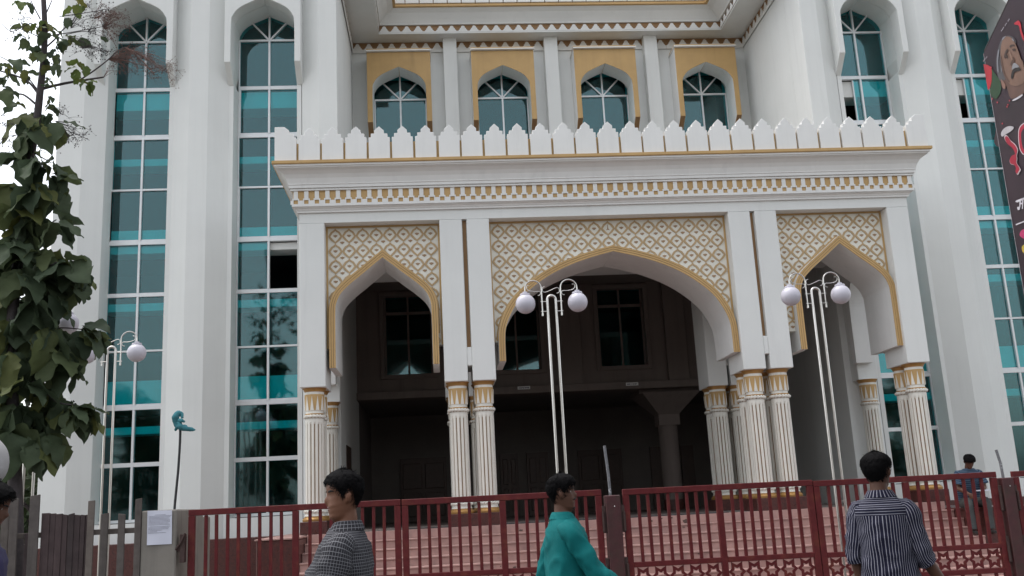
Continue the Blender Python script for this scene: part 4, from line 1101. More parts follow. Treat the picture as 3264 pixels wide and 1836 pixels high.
    # ---- eyes, brows
    for s in (-1, 1):
        a = s * .47; p = Vector(head_pt(.112, a)); e = MB()
        c = Vector((p.x * .96, p.y - .0085, .112))
        e.sphere((0, 0, 0), .0118, 14, 10); dirv = Vector((s * .25, 1, 0)).normalized()
        e.m = [1 if (Vector(e.v[f[0]]) + Vector(e.v[f[1]]) + Vector(e.v[f[2]])).normalized().dot(dirv) > .84 else 0 for f in e.f]
        e.v = [tuple(HM @ (c + Vector(v))) for v in e.v]; LNK('eye', e, [M['eye'], M['iris']])
        bw = MB(); pts = [HM @ Vector((*[q * 1.015 for q in head_pt(.131 + .004 * math.sin(PI * t), s * (.22 + .52 * t))], .131 + .004 * math.sin(PI * t))) for t in [i / 6 for i in range(7)]]
        bw.tube(pts, [.0028, .0042, .0046, .0044, .0038, .003, .0018], 6); LNK('eyebrow', bw, M['brow'])
    lp = MB()
    for zz, rr in ((.0505, .0042), (.0615, .0036)):
        pts = [HM @ Vector((head_pt(zz, a)[0], head_pt(zz, a)[1] - .0012, zz)) for a in [-.34 + .68 * i / 8 for i in range(9)]]
        lp.tube(pts, [.0012] + [rr * (.55 + .45 * math.sin(PI * i / 8)) for i in range(1, 8)] + [.0012], 6)
    LNK('lips', lp, M['lip'])
    if beard:
        bd = MB(); nn = 15
        for zz0, zz1, amax, th in ((.064, .076, .42, .004),):
            for j in range(2):
                pass
            pts = [HM @ Vector((head_pt(.0695, a)[0] * 1.02, head_pt(.0695, a)[1] + .0015, .0695 - .010 * (abs(a) / .5) ** 2)) for a in [-.5 + 1.0 * i / 10 for i in range(11)]]
            bd.tube(pts, [.0015] + [.0046] * 9 + [.0015], 6)
        LNK('moustache', bd, M['brow']); bd = MB()
        for zz in (.012, .004):
            pts = [HM @ Vector((head_pt(zz, a)[0] * 1.02, head_pt(zz, a)[1] + .0008, zz)) for a in [-.7 + 1.4 * i / 12 for i in range(13)]]
            bd.tube(pts, [.0012] + [.0040] * 11 + [.0012], 6)
        LNK('beard', bd, M['brow'])
    # ---- hair cap
    hs_ = Loft(); segh = 72; rows = []
    def hl(a):  # hairline height for angle
        a = abs(a)
        return lerp_tab([(0, .172 - hairline), (.45, .176 - hairline), (.8, .160 - hairline), (1.05, .135), (1.22, .105), (1.42, .090), (1.55, .128), (1.78, .130), (1.95, .085), (2.3, .050), (PI, .036)], a)
    nr = 16
    for j in range(nr + 1):
        t = j / nr; ring = []
        for i in range(segh):
            a = 2 * PI * i / segh; a_s = a if a <= PI else a - 2 * PI
            z0 = hl(a_s); z = z0 + (.2255 - z0) * (t ** .85)
            th = hair_len * (min(1, t * 3.2) * .8 + .05) * (1.0 + .25 * math.cos(a_s) * (z > .15))
            if j == 0: th = -.004
            nzv = noise.noise(Vector((math.cos(a) * 9, math.sin(a) * 9, z * 60 + seed))) * .0045 + noise.noise(Vector((math.cos(a) * 22, math.sin(a) * 22, z * 110 + seed))) * .003
            ring.append(hp(min(z, .2255), a_s, th + (nzv if j else 0)))
        rows.append(ring)
    hs_.rings(rows, segh, False, True)
    LNK('hair', hs_, M['hair'])
    tf = MB(); rt = random.Random(seed + 50)
    for q in range(1500):
        a = rt.uniform(-PI, PI); z0 = hl(a); t = rt.random() ** .8; z = z0 + (.2255 - z0) * t
        th = hair_len * (min(1, t * 3.2 + .12) * .8 + .05)
        p0 = hp(min(.225, z + .012), a, th * .75); L_ = rt.uniform(.012, .030)
        p1 = hp(max(.0, z - L_ * .6), a + rt.uniform(-.25, .25), th * .98 + .002); p2 = hp(max(0, z - L_ * 1.15), a + rt.uniform(-.4, .4), th * .85 + rt.uniform(-.001, .0055))
        if t > .8: 
            d_ = Vector((rt.uniform(-.5, .2), rt.uniform(-.2, 1), .06)).normalized() * L_; p1 = p0 + HM.to_3x3() @ d_ * .6; p2 = p0 + HM.to_3x3() @ (d_ + Vector((0, 0, -.004)))
        sd = (p2 - p0).cross(p0 - HM @ Vector((0, 0, .1))).normalized() * rt.uniform(.0012, .0026)
        tf.add([p0 - sd, p0 + sd, p1 + sd, p1 - sd, p2], [(0, 1, 2, 3), (3, 2, 4)])
    o_ = LNK('hair_strands', tf, M['hair']); o_['kind'] = 'stuff'
    # ---- shirt
    def fold(p, amp, sc):
        q = Vector(p); n_ = noise.noise(Vector((q.x * sc, q.y * sc, q.z * sc * .5)) + Vector((seed * 3.1, 0, 0))) + .5 * noise.noise(Vector((q.x * sc * 2.3, q.y * sc * 2.3, q.z * sc)) + Vector((0, seed * 2.7, 0)))
        r_ = 1 - abs(noise.noise(Vector((q.x * sc * .9 + q.z * sc * .55, q.y * sc * .9, q.z * sc * .8 - q.x * sc * .4)) + Vector((seed * 1.7, 5, 0)))) * 3.2
        return n_ * amp + max(0, r_) * amp * .95
    sh = Loft()
    TR = [(.79, .192, .132, 0), (.86, .190, .130, 0), (.95, .183, .126 + belly * .4, belly * .3), (1.05, .178, .124 + belly, belly * .6), (1.15, .182, .126 + belly, belly * .6), (1.24, .184, .124 + belly * .5, belly * .3), (1.31, .184, .120, 0), (1.36, .176, .108, -.004), (1.395, .150, .094, -.008), (1.418, .112, .084, -.01), (1.436, .084, .074, -.012), (1.448, .070, .067, -.012)]
    if sit: TR = [r for r in TR if r[0] > .83]
    tab = [[(r[0], r[q]) for r in TR] for q in (1, 2, 3)]
    z = TR[0][0]; rows = []
    while z < 1.4481:
        rows.append(ering(lean_p((0, lerp_tab(tab[2], z), z)), lerp_tab(tab[0], z) * wx, lerp_tab(tab[1], z), 64, 2.35)); z += .016 if z < 1.40 else .009
    for i, r in enumerate(rows):
        for j, p in enumerate(r):
            c = sum(r, Vector()) / len(r); d = (p - c).normalized(); w_ = 1 if p.z - dz < 1.38 else .3
            r[j] = p + d * (fold(p, .011, 9) + .004) * w_
    sh.rings(rows, 64)
    if shirt == 'stripe':                     # the yoke across the shoulders is cut the other way
        for fi, f in enumerate(sh.f):
            if sum(sh.v[i][2] for i in f) / 4 > 1.325: sh.fuv[fi] = [(q[1] * 1.0, q[0]) for q in sh.fuv[fi]]
    for s in (-1, 1):
        S0, el, wr = A[s]; base = lean_p((s * .095, -.01, 1.358))
        d1 = (el - S0)
        if short: path = [base, S0 + Vector((s * .004, 0, -.004)), S0.lerp(el, .45), S0.lerp(el, .80)]; rad = [.054, .060, .067, .075]
        elif rolled: path = [base, S0 + Vector((s * .004, 0, -.004)), S0.lerp(el, .5), el.lerp(wr, -.02), el.lerp(wr, .12), el.lerp(wr, .20)]; rad = [.050, .055, .055, .051, .054, .056]
        else: path = [base, S0 + Vector((s * .004, 0, -.004)), S0.lerp(el, .5), el, el.lerp(wr, .5), wr + (wr - el).normalized() * .01]; rad = [.052, .058, .058, .054, .048, .038]
        lr = limb_rings(path, rad, 36, 7)
        for r in lr[2:]:
            c = sum(r, Vector()) / len(r)
            for j, p in enumerate(r): r[j] = p + (p - c).normalized() * (fold(p, .012, 13) + .002)
        sh.rings(lr, 36, u0=.1)
        if rolled or not short:    # turned-up or buttoned cuff
            c0 = lr[-3:] if rolled else lr[-4:]
            rr = []
            for r in c0:
                c = sum(r, Vector()) / len(r); rr.append([c + (p - c) * (1.10 if rolled else 1.07) for p in r])
            sh.rings(rr, 36, u0=.1)
    if collar:
        n_ = 32; rws = []
        for off, zz, rx, ry in ((0, 1.440, .078, .072), (.0, 1.458, .070, .067), (0, 1.472, .068, .066), (0, 1.471, .073, .071), (0, 1.450, .086, .082), (0, 1.428, .101, .089)):
            ring = []
            for j in range(n_):
                a = 2 * PI * j / n_ - PI / 2 + PI + .16 + (2 * PI - .32) * 0
                t = j / (n_ - 1); a = PI / 2 + .16 + (2 * PI - .32) * t
                dip = -.022 * math.exp(-((min(t, 1 - t)) / .10) ** 2)
                ring.append(lean_p((rx * math.cos(a), -.012 + ry * math.sin(a), zz + dip * (1.4 if zz < 1.48 else .6))))
            rws.append(ring)
        o = len(sh.v)
        for r in rws: sh.v += [tuple(p) for p in r]
        for i in range(len(rws) - 1):
            for j in range(n_ - 1):
                sh.f.append([o + i * n_ + j, o + i * n_ + j + 1, o + (i + 1) * n_ + j + 1, o + (i + 1) * n_ + j]); sh.m.append(0)
                sh.fuv.append([((j + a) * .0135, (i + b) * .02) for a, b in ((0, 0), (1, 0), (1, 1), (0, 1))])
    LNK('shirt', sh, M[shirt])
    tq = Loft()
    if not sit:
        tq.rings([ering((0, 0, z), a, b, 32, 2.2) for z, a, b in ((.80, .172, .120), (.90, .170, .118), (.99, .162, .112))], 32, True, True)
    else: tq.rings([ering(lean_p((0, 0, z)), a, b, 32, 2.2) for z, a, b in ((.84, .165, .12), (.92, .165, .115))], 32, True, True)
    for s in (-1, 1):
        hip, kn, an = LG[s]
        lr = limb_rings([hip + (Vector((0, 0, .02)) if not sit else Vector((0, -.02, 0))), hip.lerp(kn, .5), kn, kn.lerp(an, .5), an + Vector((0, 0, .0))], [.088, .082, .068, .062, .058], 24, 5)
        for r in lr:
            c = sum(r, Vector()) / len(r)
            for j, p in enumerate(r): r[j] = p + (p - c).normalized() * fold(p, .008, 11)
        tq.rings(lr, 24, True, True)
    LNK('trousers', tq, M[trousers])
    for s in (-1, 1):
        an = LG[s][2]; so = Loft()
        so.rings([[an + Vector((w_ * math.cos(q), t, -.047 + hh * math.sin(q))) for q in [2 * PI * j / 16 for j in range(16)]] for t, w_, hh in ((-.06, .030, .034), (0, .040, .040), (.06, .046, .034), (.14, .048, .026), (.19, .030, .018))], 16, True, True)
        LNK('shoe', so, M['shoe'])
    return root

V = Vector
# facing angle: yaw turns the person's front (+Y) about Z
person('man in a dark checked short-sleeved shirt walking left in front of the gate', (-.50, 4.9, 0), R(84), H=1.795, skin='skin1', shirt='check', short=True, arms={-1: (V((-.24, .02, 1.10)), V((-.16, .26, .98))), 1: (V((.235, .0, 1.10)), V((.22, .20, .93)))}, head_pitch=R(5), head_yaw=R(24), hair_len=.018, belly=.045, lean=-.03, seed=2, hy=.86)
person('man in a bright teal long-sleeved shirt walking right in front of the gate', (.77, 6.4, 0), R(-86), H=1.767, skin='skin2', shirt='tealshirt', short=False, arms={1: (V((.225, .14, 1.10)), V((.235, .36, .94))), -1: (V((-.23, -.10, 1.10)), V((-.24, -.05, .86)))}, head_yaw=R(-12), hair_len=.020, hairline=.012, beard=True, lean=.02, seed=5, hy=.87)
person('man in a navy shirt with white stripes seen from behind, facing the gate', (2.84, 6.3, 0), R(-38), H=1.807, skin='skin3', shirt='stripe', short=False, rolled=True, arms={1: (V((.205, .0, 1.07)), V((.30, .10, .86))), -1: (V((-.195, -.02, 1.09)), V((-.18, .03, .86)))}, head_yaw=R(-6), hair_len=.018, lean=.02, seed=8, hy=.88, wx=.90)
person('boy in a blue striped tee sitting on the stair wall, head bent down', (7.60, 13.95, 1.19), R(168), H=1.50, skin='skin2', shirt='bluestripe', trousers='greytr', short=True, sit=True, ztor=-.80, collar=False, arms={1: (V((.21, .14, 1.13)), V((.10, .36, 1.02))), -1: (V((-.21, .14, 1.13)), V((-.10, .36, 1.02)))}, legs={1: (V((.09, .02, .88)), V((.14, .42, .88)), V((.14, .46, .46))), -1: (V((-.09, .02, .88)), V((-.14, .42, .88)), V((-.14, .46, .46)))}, head_pitch=R(48), hair_len=.018, lean=.48, seed=11)
person('person at the left edge with head bent, cut off by the edge of the view', (-2.47, 5.5, 0), R(-70), H=1.85, skin='skin2', shirt='purple', short=True, head_pitch=R(20), hair_len=.028, lean=.04, seed=14, arms={-1: (V((-.30, -.05, 1.40)), V((-.22, -.16, 1.60)))})
m = MB().sphere((-2.53, 5.70, 1.93), .13, 24, 16, sc=(.8, .9, 1.1))
m.v = [tuple(Vector(v) + Vector((1, 0, .4)) * noise.noise(Vector(v) * 7) * .03) for v in m.v]
tag(m.link('sack', M['sacking'], smooth=True), 'bulging white sack carried at the shoulder of the person at the left edge', 'sack')
bk = MB().prism_z([(7.48, 13.42), (7.74, 13.40), (7.75, 13.58), (7.49, 13.60)], 1.42, 1.432)
tag(bk.link('paper_pad', M['paper']), 'pale sheet of paper in the hands of the boy on the stair wall', 'paper')
# ------------------------------------------------------------------ large-leaved tree at the left
YT = 10.25
TREE = thing('broadleaf_tree', 'tall slender tree with big drooping leaves and dry fruit sprays at the left edge', 'tree', (-4.95, YT, .1))
def tpx(pts, dy=0.0): return [atY(x, y, YT + dy) for x, y in pts]
tr = [(52, 1990), (50, 1836), (50, 1650), (47, 1500), (44, 1350), (36, 1200), (38, 1050), (50, 900), (72, 720), (86, 620), (101, 480), (118, 380), (128, 290), (138, 200), (143, 100), (139, 0), (134, -120), (130, -260)]
path = smooth3(tpx(tr), 3); n = len(path)
MB().tube(path, [.085 - .063 * (i / (n - 1)) ** .8 for i in range(n)], 10).link('trunk', M['bark'], TREE, smooth=True)
BR = [([(120, 287), (160, 276), (220, 263), (290, 252), (330, 246)], .020), ([(250, 258), (300, 225), (345, 190), (372, 165), (398, 150)], .009), ([(123, 300), (95, 265), (60, 245), (0, 226), (-40, 216)], .014), ([(112, 330), (75, 302), (40, 300), (10, 285)], .013), ([(118, 285), (95, 255), (70, 235), (20, 190), (-20, 175)], .008),
      ([(138, 118), (180, 110), (215, 105), (300, 90), (350, 80)], .007), ([(136, 160), (175, 125), (200, 95), (235, 62), (250, 20), (258, -10)], .010), ([(190, 52), (260, 43), (350, 28)], .006), ([(135, 115), (100, 75), (40, 100), (0, 72)], .007), ([(130, 120), (85, 100), (40, 83)], .006),
      ([(128, 60), (112, 30), (100, 5), (92, -20)], .008), ([(141, 55), (155, 25), (170, -10)], .009), ([(210, 110), (270, 100), (320, 115), (350, 125)], .005), ([(160, 390), (200, 410), (260, 435), (285, 447)], .006), ([(60, 760), (130, 730), (180, 700)], .012), ([(40, 900), (120, 870), (180, 835)], .012), ([(37, 1080), (110, 1060), (190, 1045), (262, 1050)], .012), ([(38, 1180), (110, 1220), (180, 1280), (238, 1290)], .012), ([(45, 1360), (90, 1370), (130, 1400)], .012), ([(100, 480), (130, 500), (165, 520)], .01)]
for pts, r in BR:
    q = tpx(pts); rs = random.Random(int(pts[0][0] * 7 + pts[-1][1])); dy = rs.uniform(-.5, .4)
    for i, p in enumerate(q): q[i] = Vector((p.x, p.y, p.z)) + Vector((p.x, p.y, p.z - CZ)) * (dy * i / (len(q) - 1) / YT)
    q = smooth3(q, 4); n = len(q)
    MB().tube(q, [r * (1 - .55 * i / (n - 1)) for i in range(n)], 7).link('branch', M['bark'], TREE, smooth=True)
def leaf_mesh(seed, wr=.62, droop=.35):
    rs = random.Random(seed); m = MB(); nu, nv = 10, 4; v = []
    for i in range(nu + 1):
        t = i / nu
        w = wr * .5 * (math.sin(PI * min(1, t ** .82)) ** .75) * (1 + .09 * math.sin(t * 21 + seed) + .05 * math.sin(t * 37 + seed * 3)) if 0 < t < 1 else (.012 if t == 0 else .01)
        zc = -droop * t * t
        for j in range(-nv, nv + 1):
            s = j / nv
            edge = abs(s)
            z = zc + .10 * w * 4 * (edge ** 1.4) * (.35 + .2 * math.sin(seed)) + .06 * math.sin(t * 13 + seed * 2 + (2 if s > 0 else 0)) * edge ** 2 + .018 * math.sin(t * 9 * PI) * edge
            v.append((s * w + .012 * math.sin(t * 19 + seed + s) * edge, t, z))
    f = []; W_ = 2 * nv + 1
    for i in range(nu):
        for j in range(W_ - 1): f.append((i * W_ + j, i * W_ + j + 1, (i + 1) * W_ + j + 1, (i + 1) * W_ + j))
    m.add(v, f)
    return m
LM = [leaf_mesh(s, .58 + .09 * (s % 3), .18 + .16 * (s % 4)).mesh('leaf', M['leaf'], smooth=True) for s in range(6)]
LY = [leaf_mesh(s + 20, .70, .3).mesh('leaf', M['leafy'], smooth=True) for s in range(3)]
rs = random.Random(42)
NLEAF = 0
def leaf(base, d, L, young=False, roll=0.0):
    global NLEAF
    d = Vector(d).normalized(); up = Vector((0, 0, 1))
    x = d.cross(up)
    if x.length < .15: x = Vector((1, 0, 0))
    x.normalize(); z = x.cross(d).normalized()
    Mx = Matrix((x, d, z)).transposed() @ Matrix.Rotation(roll, 3, 'Y')
    o = place('leaf', rs.choice(LY if young else LM), TREE, base, rot=Mx.to_euler(), scale=L); NLEAF += 1
    return o
def whorl(px, py, Rpx, n, dy=0.0, young=False, out=None, tilt=(-.2, -1.1), cone=PI):
    c = atY(px, py, YT + dy); L = Rpx / FPX * YT
    a0 = rs.uniform(0, 6.3)
    for k in range(n):
        if out is not None: a = out + rs.uniform(-cone, cone)
        else: a = a0 + 2 * PI * k / n + rs.uniform(-.35, .35)
        t = rs.uniform(*tilt)
        d = Vector((math.cos(a) * math.cos(t), math.sin(a) * math.cos(t), math.sin(t)))
        leaf(c + d * .02 + Vector((rs.uniform(-.04, .04), rs.uniform(-.05, .05), rs.uniform(-.04, .04))), d, L * rs.uniform(.75, 1.15), young, rs.uniform(-.6, .6))
# (px, py, leaf length px, leaves, depth)
WH = [(92, 365, 95, 6, .05), (78, 420, 110, 7, -.1), (60, 500, 115, 7, .1), (120, 495, 105, 6, -.2), (160, 520, 95, 5, -.1), (45, 590, 120, 7, 0), (110, 590, 120, 8, -.2), (165, 610, 100, 5, .1), (20, 640, 120, 6, .2), (70, 680, 125, 8, -.1), (135, 690, 110, 7, .05), (172, 700, 95, 4, -.2), (30, 760, 125, 7, -.2), (95, 780, 125, 8, .1), (150, 800, 110, 6, -.1), (15, 850, 120, 7, 0), (75, 860, 125, 8, -.25), (135, 880, 120, 8, .1), (190, 835, 125, 8, -.1), (235, 850, 105, 6, 0), (45, 950, 120, 8, .1), (110, 960, 125, 8, -.2), (170, 940, 115, 8, 0), (205, 905, 100, 5, .15), (15, 1020, 115, 6, -.1), (80, 1040, 120, 8, .1), (145, 1040, 115, 8, -.2), (265, 1050, 95, 9, 0), (195, 1050, 105, 6, .1), (45, 1130, 120, 8, -.2), (110, 1130, 120, 8, .1), (170, 1130, 120, 8, -.1), (220, 1120, 95, 5, 0), (20, 1200, 120, 7, 0), (90, 1210, 120, 8, -.2), (140, 1230, 110, 7, .1), (240, 1285, 110, 9, -.05), (190, 1290, 105, 7, .1), (55, 1290, 125, 8, -.1), (115, 1300, 120, 8, .1), (30, 1360, 120, 6, -.2), (90, 1370, 115, 7, 0), (150, 1380, 105, 6, -.1), (125, 1420, 100, 4, -.2)]
for px, py, Rr, n, dy in WH: whorl(px, py, Rr * 1.0, max(3, round(n * .74)), dy, tilt=(-.25, -1.3))
for px, py, Rr in ((262, 1048, 92), (250, 1060, 85), (238, 1290, 105), (228, 1300, 95), (232, 850, 98), (205, 835, 100), (170, 560, 85), (185, 700, 80)): whorl(px, py, Rr, 5, rs.uniform(-.2, .1), out=0, cone=1.2, tilt=(.1, -1.1))
for px, py, Rr, n, yg in [(62, 12, 42, 3, 1), (92, 12, 40, 2, 0), (235, 12, 45, 4, 1), (265, 8, 35, 3, 1), (150, 75, 55, 4, 1), (165, 95, 50, 3, 0), (75, 80, 42, 3, 0), (120, 75, 35, 2, 1), (85, 105, 40, 3, 0), (75, 130, 35, 2, 0), (105, 150, 50, 3, 0), (128, 165, 55, 4, 0), (190, 120, 45, 3, 0), (210, 120, 50, 3, 0), (232, 118, 45, 3, 0), (215, 62, 40, 2, 0), (180, 165, 48, 3, 0), (172, 205, 42, 3, 0), (150, 200, 40, 2, 0), (25, 200, 50, 4, 0), (5, 205, 45, 3, 0), (25, 240, 50, 3, 0), (85, 225, 42, 3, 0), (5, 275, 75, 3, 0), (60, 205, 40, 2, 0), (245, 205, 45, 4, 1), (262, 205, 40, 3, 1), (240, 250, 38, 3, 1), (290, 252, 45, 4, 1), (150, 245, 45, 3, 0), (150, 320, 40, 3, 0), (165, 345, 32, 2, 0), (150, 360, 55, 4, 0), (60, 335, 60, 3, 0), (165, 270, 35, 2, 0), (185, 390, 75, 3, 0), (135, 400, 70, 4, 0), (320, 125, 35, 1, 0), (300, 128, 32, 1, 0)]:
    whorl(px, py, Rr, n, rs.uniform(-.25, .2), bool(yg), tilt=(.1, -1.3))
# dry fruit sprays: fine twigs and many little fruits
fr = MB(); tw = MB(); rf = random.Random(9)
def spray(cx, cy, rx, ry, n, root, dy=0.0, rad=.0062):
    r0 = atY(*root, YT + dy)
    for k in range(max(4, n // 7)):
        a = rf.uniform(0, 6.28); q = rf.random() ** .5; mx, my = cx + rx * q * math.cos(a), cy + ry * q * math.sin(a)
        hub = atY(mx, my, YT + dy + rf.uniform(-.12, .12)); mid = r0.lerp(hub, .55) + Vector((0, 0, .03))
        tw.tube([r0, mid, hub], [.0026, .0020, .0013], 4)
        for j in range(7):
            e = hub + Vector((rf.gauss(0, .05), rf.gauss(0, .05), rf.gauss(-.005, .04)))
            tw.tube([hub, e], [.0012, .0008], 3)
            if rf.random() < .8: fr.sphere(e, rad * rf.uniform(.75, 1.35), 6, 4)
for a in [(245, 425, 45, 28, 95, (175, 385)), (60, 450, 35, 18, 35, (105, 430)), (18, 465, 22, 28, 45, (60, 430)), (8, 400, 14, 40, 25, (50, 400)), (210, 365, 30, 25, 26, (165, 350)), (285, 55, 45, 45, 85, (225, 90)), (320, 95, 40, 30, 55, (280, 100)), (270, 150, 50, 28, 85, (215, 120)), (300, 165, 40, 20, 60, (250, 150)), (65, 45, 30, 26, 32, (100, 60)), (45, 110, 22, 14, 16, (80, 120)), (150, 480, 20, 20, 18, (120, 440)), (345, 30, 35, 20, 40, (300, 40))]: spray(*a)
fr1, tw1 = fr, tw; fr, tw = MB(), MB()
for a in [(360, 80, 55, 45, 260, (330, 90)), (430, 190, 75, 45, 330, (345, 190)), (330, 40, 40, 40, 120, (300, 60)), (500, 225, 40, 32, 150, (398, 150)), (548, 225, 24, 32, 60, (420, 160)), (360, 215, 30, 25, 30, (330, 246))]: spray(*a, 0.0, .0048)
tw.link('brown_panicle', M['panicle'], TREE)['kind'] = 'stuff'; fr.link('brown_panicle', M['panicle'], TREE)['kind'] = 'stuff'
fr, tw = fr1, tw1
tw.link('fruit_twigs', M['bark'], TREE)['kind'] = 'stuff'
fr.link('dry_fruits', M['berry'], TREE)['kind'] = 'stuff'

# ------------------------------------------------------------------ printed banner at the right edge
BO = atY(3136, 171, 7.0); BDX, BDY = -.3206, -.9472
bx_ = Vector((BDX, BDY, 0)); bn = Vector((-bx_.y, bx_.x, 0)); 
if bn.x > 0: bn = -bn
def bpt(px, py, lift):
    d = ray(px, py); o = Vector((0, 0, CZ)); t = (BO - o).dot(bn) / d.dot(bn); p = o + d * t; return p + bn * lift
BN = thing('hanging_banner', 'dark maroon printed banner with a portrait and red and white lettering at the right edge', 'banner', (BO.x, BO.y, 2.0))
LB = 3.2; nx, nz = 26, 18; v = []
zb = 2.0
def sag(u, w): return .012 * math.sin(u * 7 + w * 2) + .008 * math.sin(w * 6 + u * 11)
for j in range(nz + 1):
    for i in range(nx + 1):
        u = i / nx; w = j / nz; p = BO + bx_ * (LB * u); v.append((p.x, p.y, BO.z - (BO.z - zb) * w))
m = MB().add(v, [(j * (nx + 1) + i, j * (nx + 1) + i + 1, (j + 1) * (nx + 1) + i + 1, (j + 1) * (nx + 1) + i) for j in range(nz) for i in range(nx)])
M['banner'] = mat('maroon_banner_vinyl', (.030, .015, .025), .5, var=.25, vscale=3, spec=.4)
m.link('vinyl_sheet', M['banner'], BN, smooth=True)
m = MB(); e = BO + bx_ * LB
m.tube([BO + Vector((0, 0, .02)) - bn * .02, e + Vector((0, 0, .02)) - bn * .02], .018, 8); m.tube([e - bn * .05 + Vector((0, 0, -e.z)), e - bn * .05 + Vector((0, 0, .4))], .04, 10)
m.link('bamboo_frame', M['bark'], BN, smooth=True)
# thin white hem along the far edge
m = MB(); a = BO + bn * .004; b_ = Vector((BO.x, BO.y, zb)) + bn * .004; m.add([a, a + bx_ * .012, b_ + bx_ * .012, b_], [(0, 1, 2, 3)]); m.link('hem', mat('pale_hem', (.35, .33, .36), .7), BN)
def prn(nm, col, pts, lift, crop=(3050, 0), s=3.449, var=.28, smooth_=True):
    k = nm + str(col)
    if k not in M: M[k] = mat(nm + '_print', col, .5, var=var, vscale=5, spec=.4)
    p2 = [(crop[0] + x / s, crop[1] + y / s) for x, y in pts]
    if smooth_:
        q = []; n = len(p2)
        for i in range(n):
            p0, p1, p2_, p3 = (Vector(p2[(i + d_) % n]) for d_ in (-1, 0, 1, 2))
            for t in (0, .34, .67): q.append(.5 * (2 * p1 + (-p0 + p2_) * t + (2 * p0 - 5 * p1 + 4 * p2_ - p3) * t * t + (-p0 + 3 * p1 - 3 * p2_ + p3) * t ** 3))
    else: q = [Vector(p) for p in p2]
    vs = [bpt(a.x, a.y, lift) for a in q]
    m = MB().add(vs, [list(range(len(vs)))]); return m.link(nm, M[k], BN)
prn('portrait_coat', (.028, .016, .024), [(430, 1449), (470, 1250), (560, 1120), (640, 1090), (738, 1050), (860, 1150), (900, 1500), (640, 1620), (430, 1600)], .003)
prn('green_field', (.020, .060, .026), [(388, 762), (420, 800), (470, 870), (492, 930), (486, 1010), (440, 1085), (395, 1060), (368, 1010), (385, 900)], .004)
prn('red_disc', (.42, .02, .035), [(299, 704), (345, 712), (385, 735), (392, 790), (388, 900), (372, 965), (349, 992)], .005, smooth_=False)
prn('portrait_hair', (.085, .082, .09), [(560, 392), (505, 425), (470, 500), (448, 590), (438, 690), (450, 800), (478, 880), (520, 900), (560, 820), (600, 600), (660, 470), (640, 420), (600, 395)], .005)
prn('portrait_neck', (.13, .07, .055), [(520, 880), (560, 960), (600, 1080), (680, 1060), (745, 1020), (745, 900), (640, 880)], .006)
prn('portrait_face', (.20, .115, .083), [(522, 430), (560, 398), (612, 415), (650, 465), (690, 560), (716, 640), (745, 700), (760, 880), (700, 935), (640, 942), (585, 915), (540, 850), (522, 770), (500, 690), (490, 590), (500, 490)], .008)
prn('portrait_cheek', (.125, .066, .05), [(500, 600), (520, 700), (548, 820), (600, 900), (560, 880), (524, 800), (498, 700)], .010)
prn('portrait_ear', (.24, .13, .10), [(498, 872), (525, 890), (550, 935), (543, 976), (515, 955)], .010)
for pts in ([(470, 545), (482, 560), (470, 660), (474, 790), (460, 770), (456, 640)], [(500, 640), (506, 700), (512, 790), (502, 760)], [(520, 410), (556, 392), (545, 408), (515, 440)], [(625, 420), (645, 440), (640, 452), (622, 434)]): prn('grey_streak', (.22, .22, .25), pts, .010)
for pts in ([(535, 615), (552, 560), (574, 535), (580, 552), (566, 585), (548, 640)], [(598, 500), (622, 486), (648, 488), (650, 500), (620, 508), (602, 520)], [(555, 610), (572, 600), (578, 622), (565, 640)], [(625, 540), (650, 528), (662, 545), (640, 560)]): prn('brow_shade', (.06, .035, .03), pts, .011)
prn('nose_shade', (.095, .05, .038), [(606, 700), (630, 650), (640, 620), (655, 660), (650, 690), (618, 720)], .011)
prn('nose_light', (.27, .165, .12), [(590, 560), (604, 570), (630, 640), (622, 660), (600, 610)], .011)
prn('moustache_dark', (.018, .014, .015), [(614, 850), (622, 790), (650, 750), (690, 742), (716, 750), (718, 770), (680, 780), (650, 800), (630, 862)], .012)
prn('moustache_grey', (.25, .25, .27), [(624, 765), (634, 710), (655, 688), (690, 710), (706, 735), (665, 742), (645, 752)], .013)
prn('white_collar', (.62, .60, .64), [(622, 1100), (670, 1072), (730, 1036), (736, 1050), (690, 1085), (640, 1106)], .009)
prn('white_patch', (.50, .48, .50), [(500, 1460), (530, 1412), (580, 1386), (625, 1388), (640, 1404), (610, 1440), (560, 1470), (510, 1500)], .009)
for pts in ([(668, 232), (690, 225), (712, 260), (722, 330), (745, 400), (745, 450), (722, 400), (705, 340), (690, 280), (650, 270), (640, 255)],): prn('red_splash', (.45, .02, .04), pts, .006)
for x, y in ((455, 1124), (590, 1105), (572, 1150), (563, 1172), (398, 1085), (510, 1357), (385, 740)): prn('red_fleck', (.48, .05, .07), [(x - 8, y), (x, y - 10), (x + 8, y), (x, y + 10)], .007)
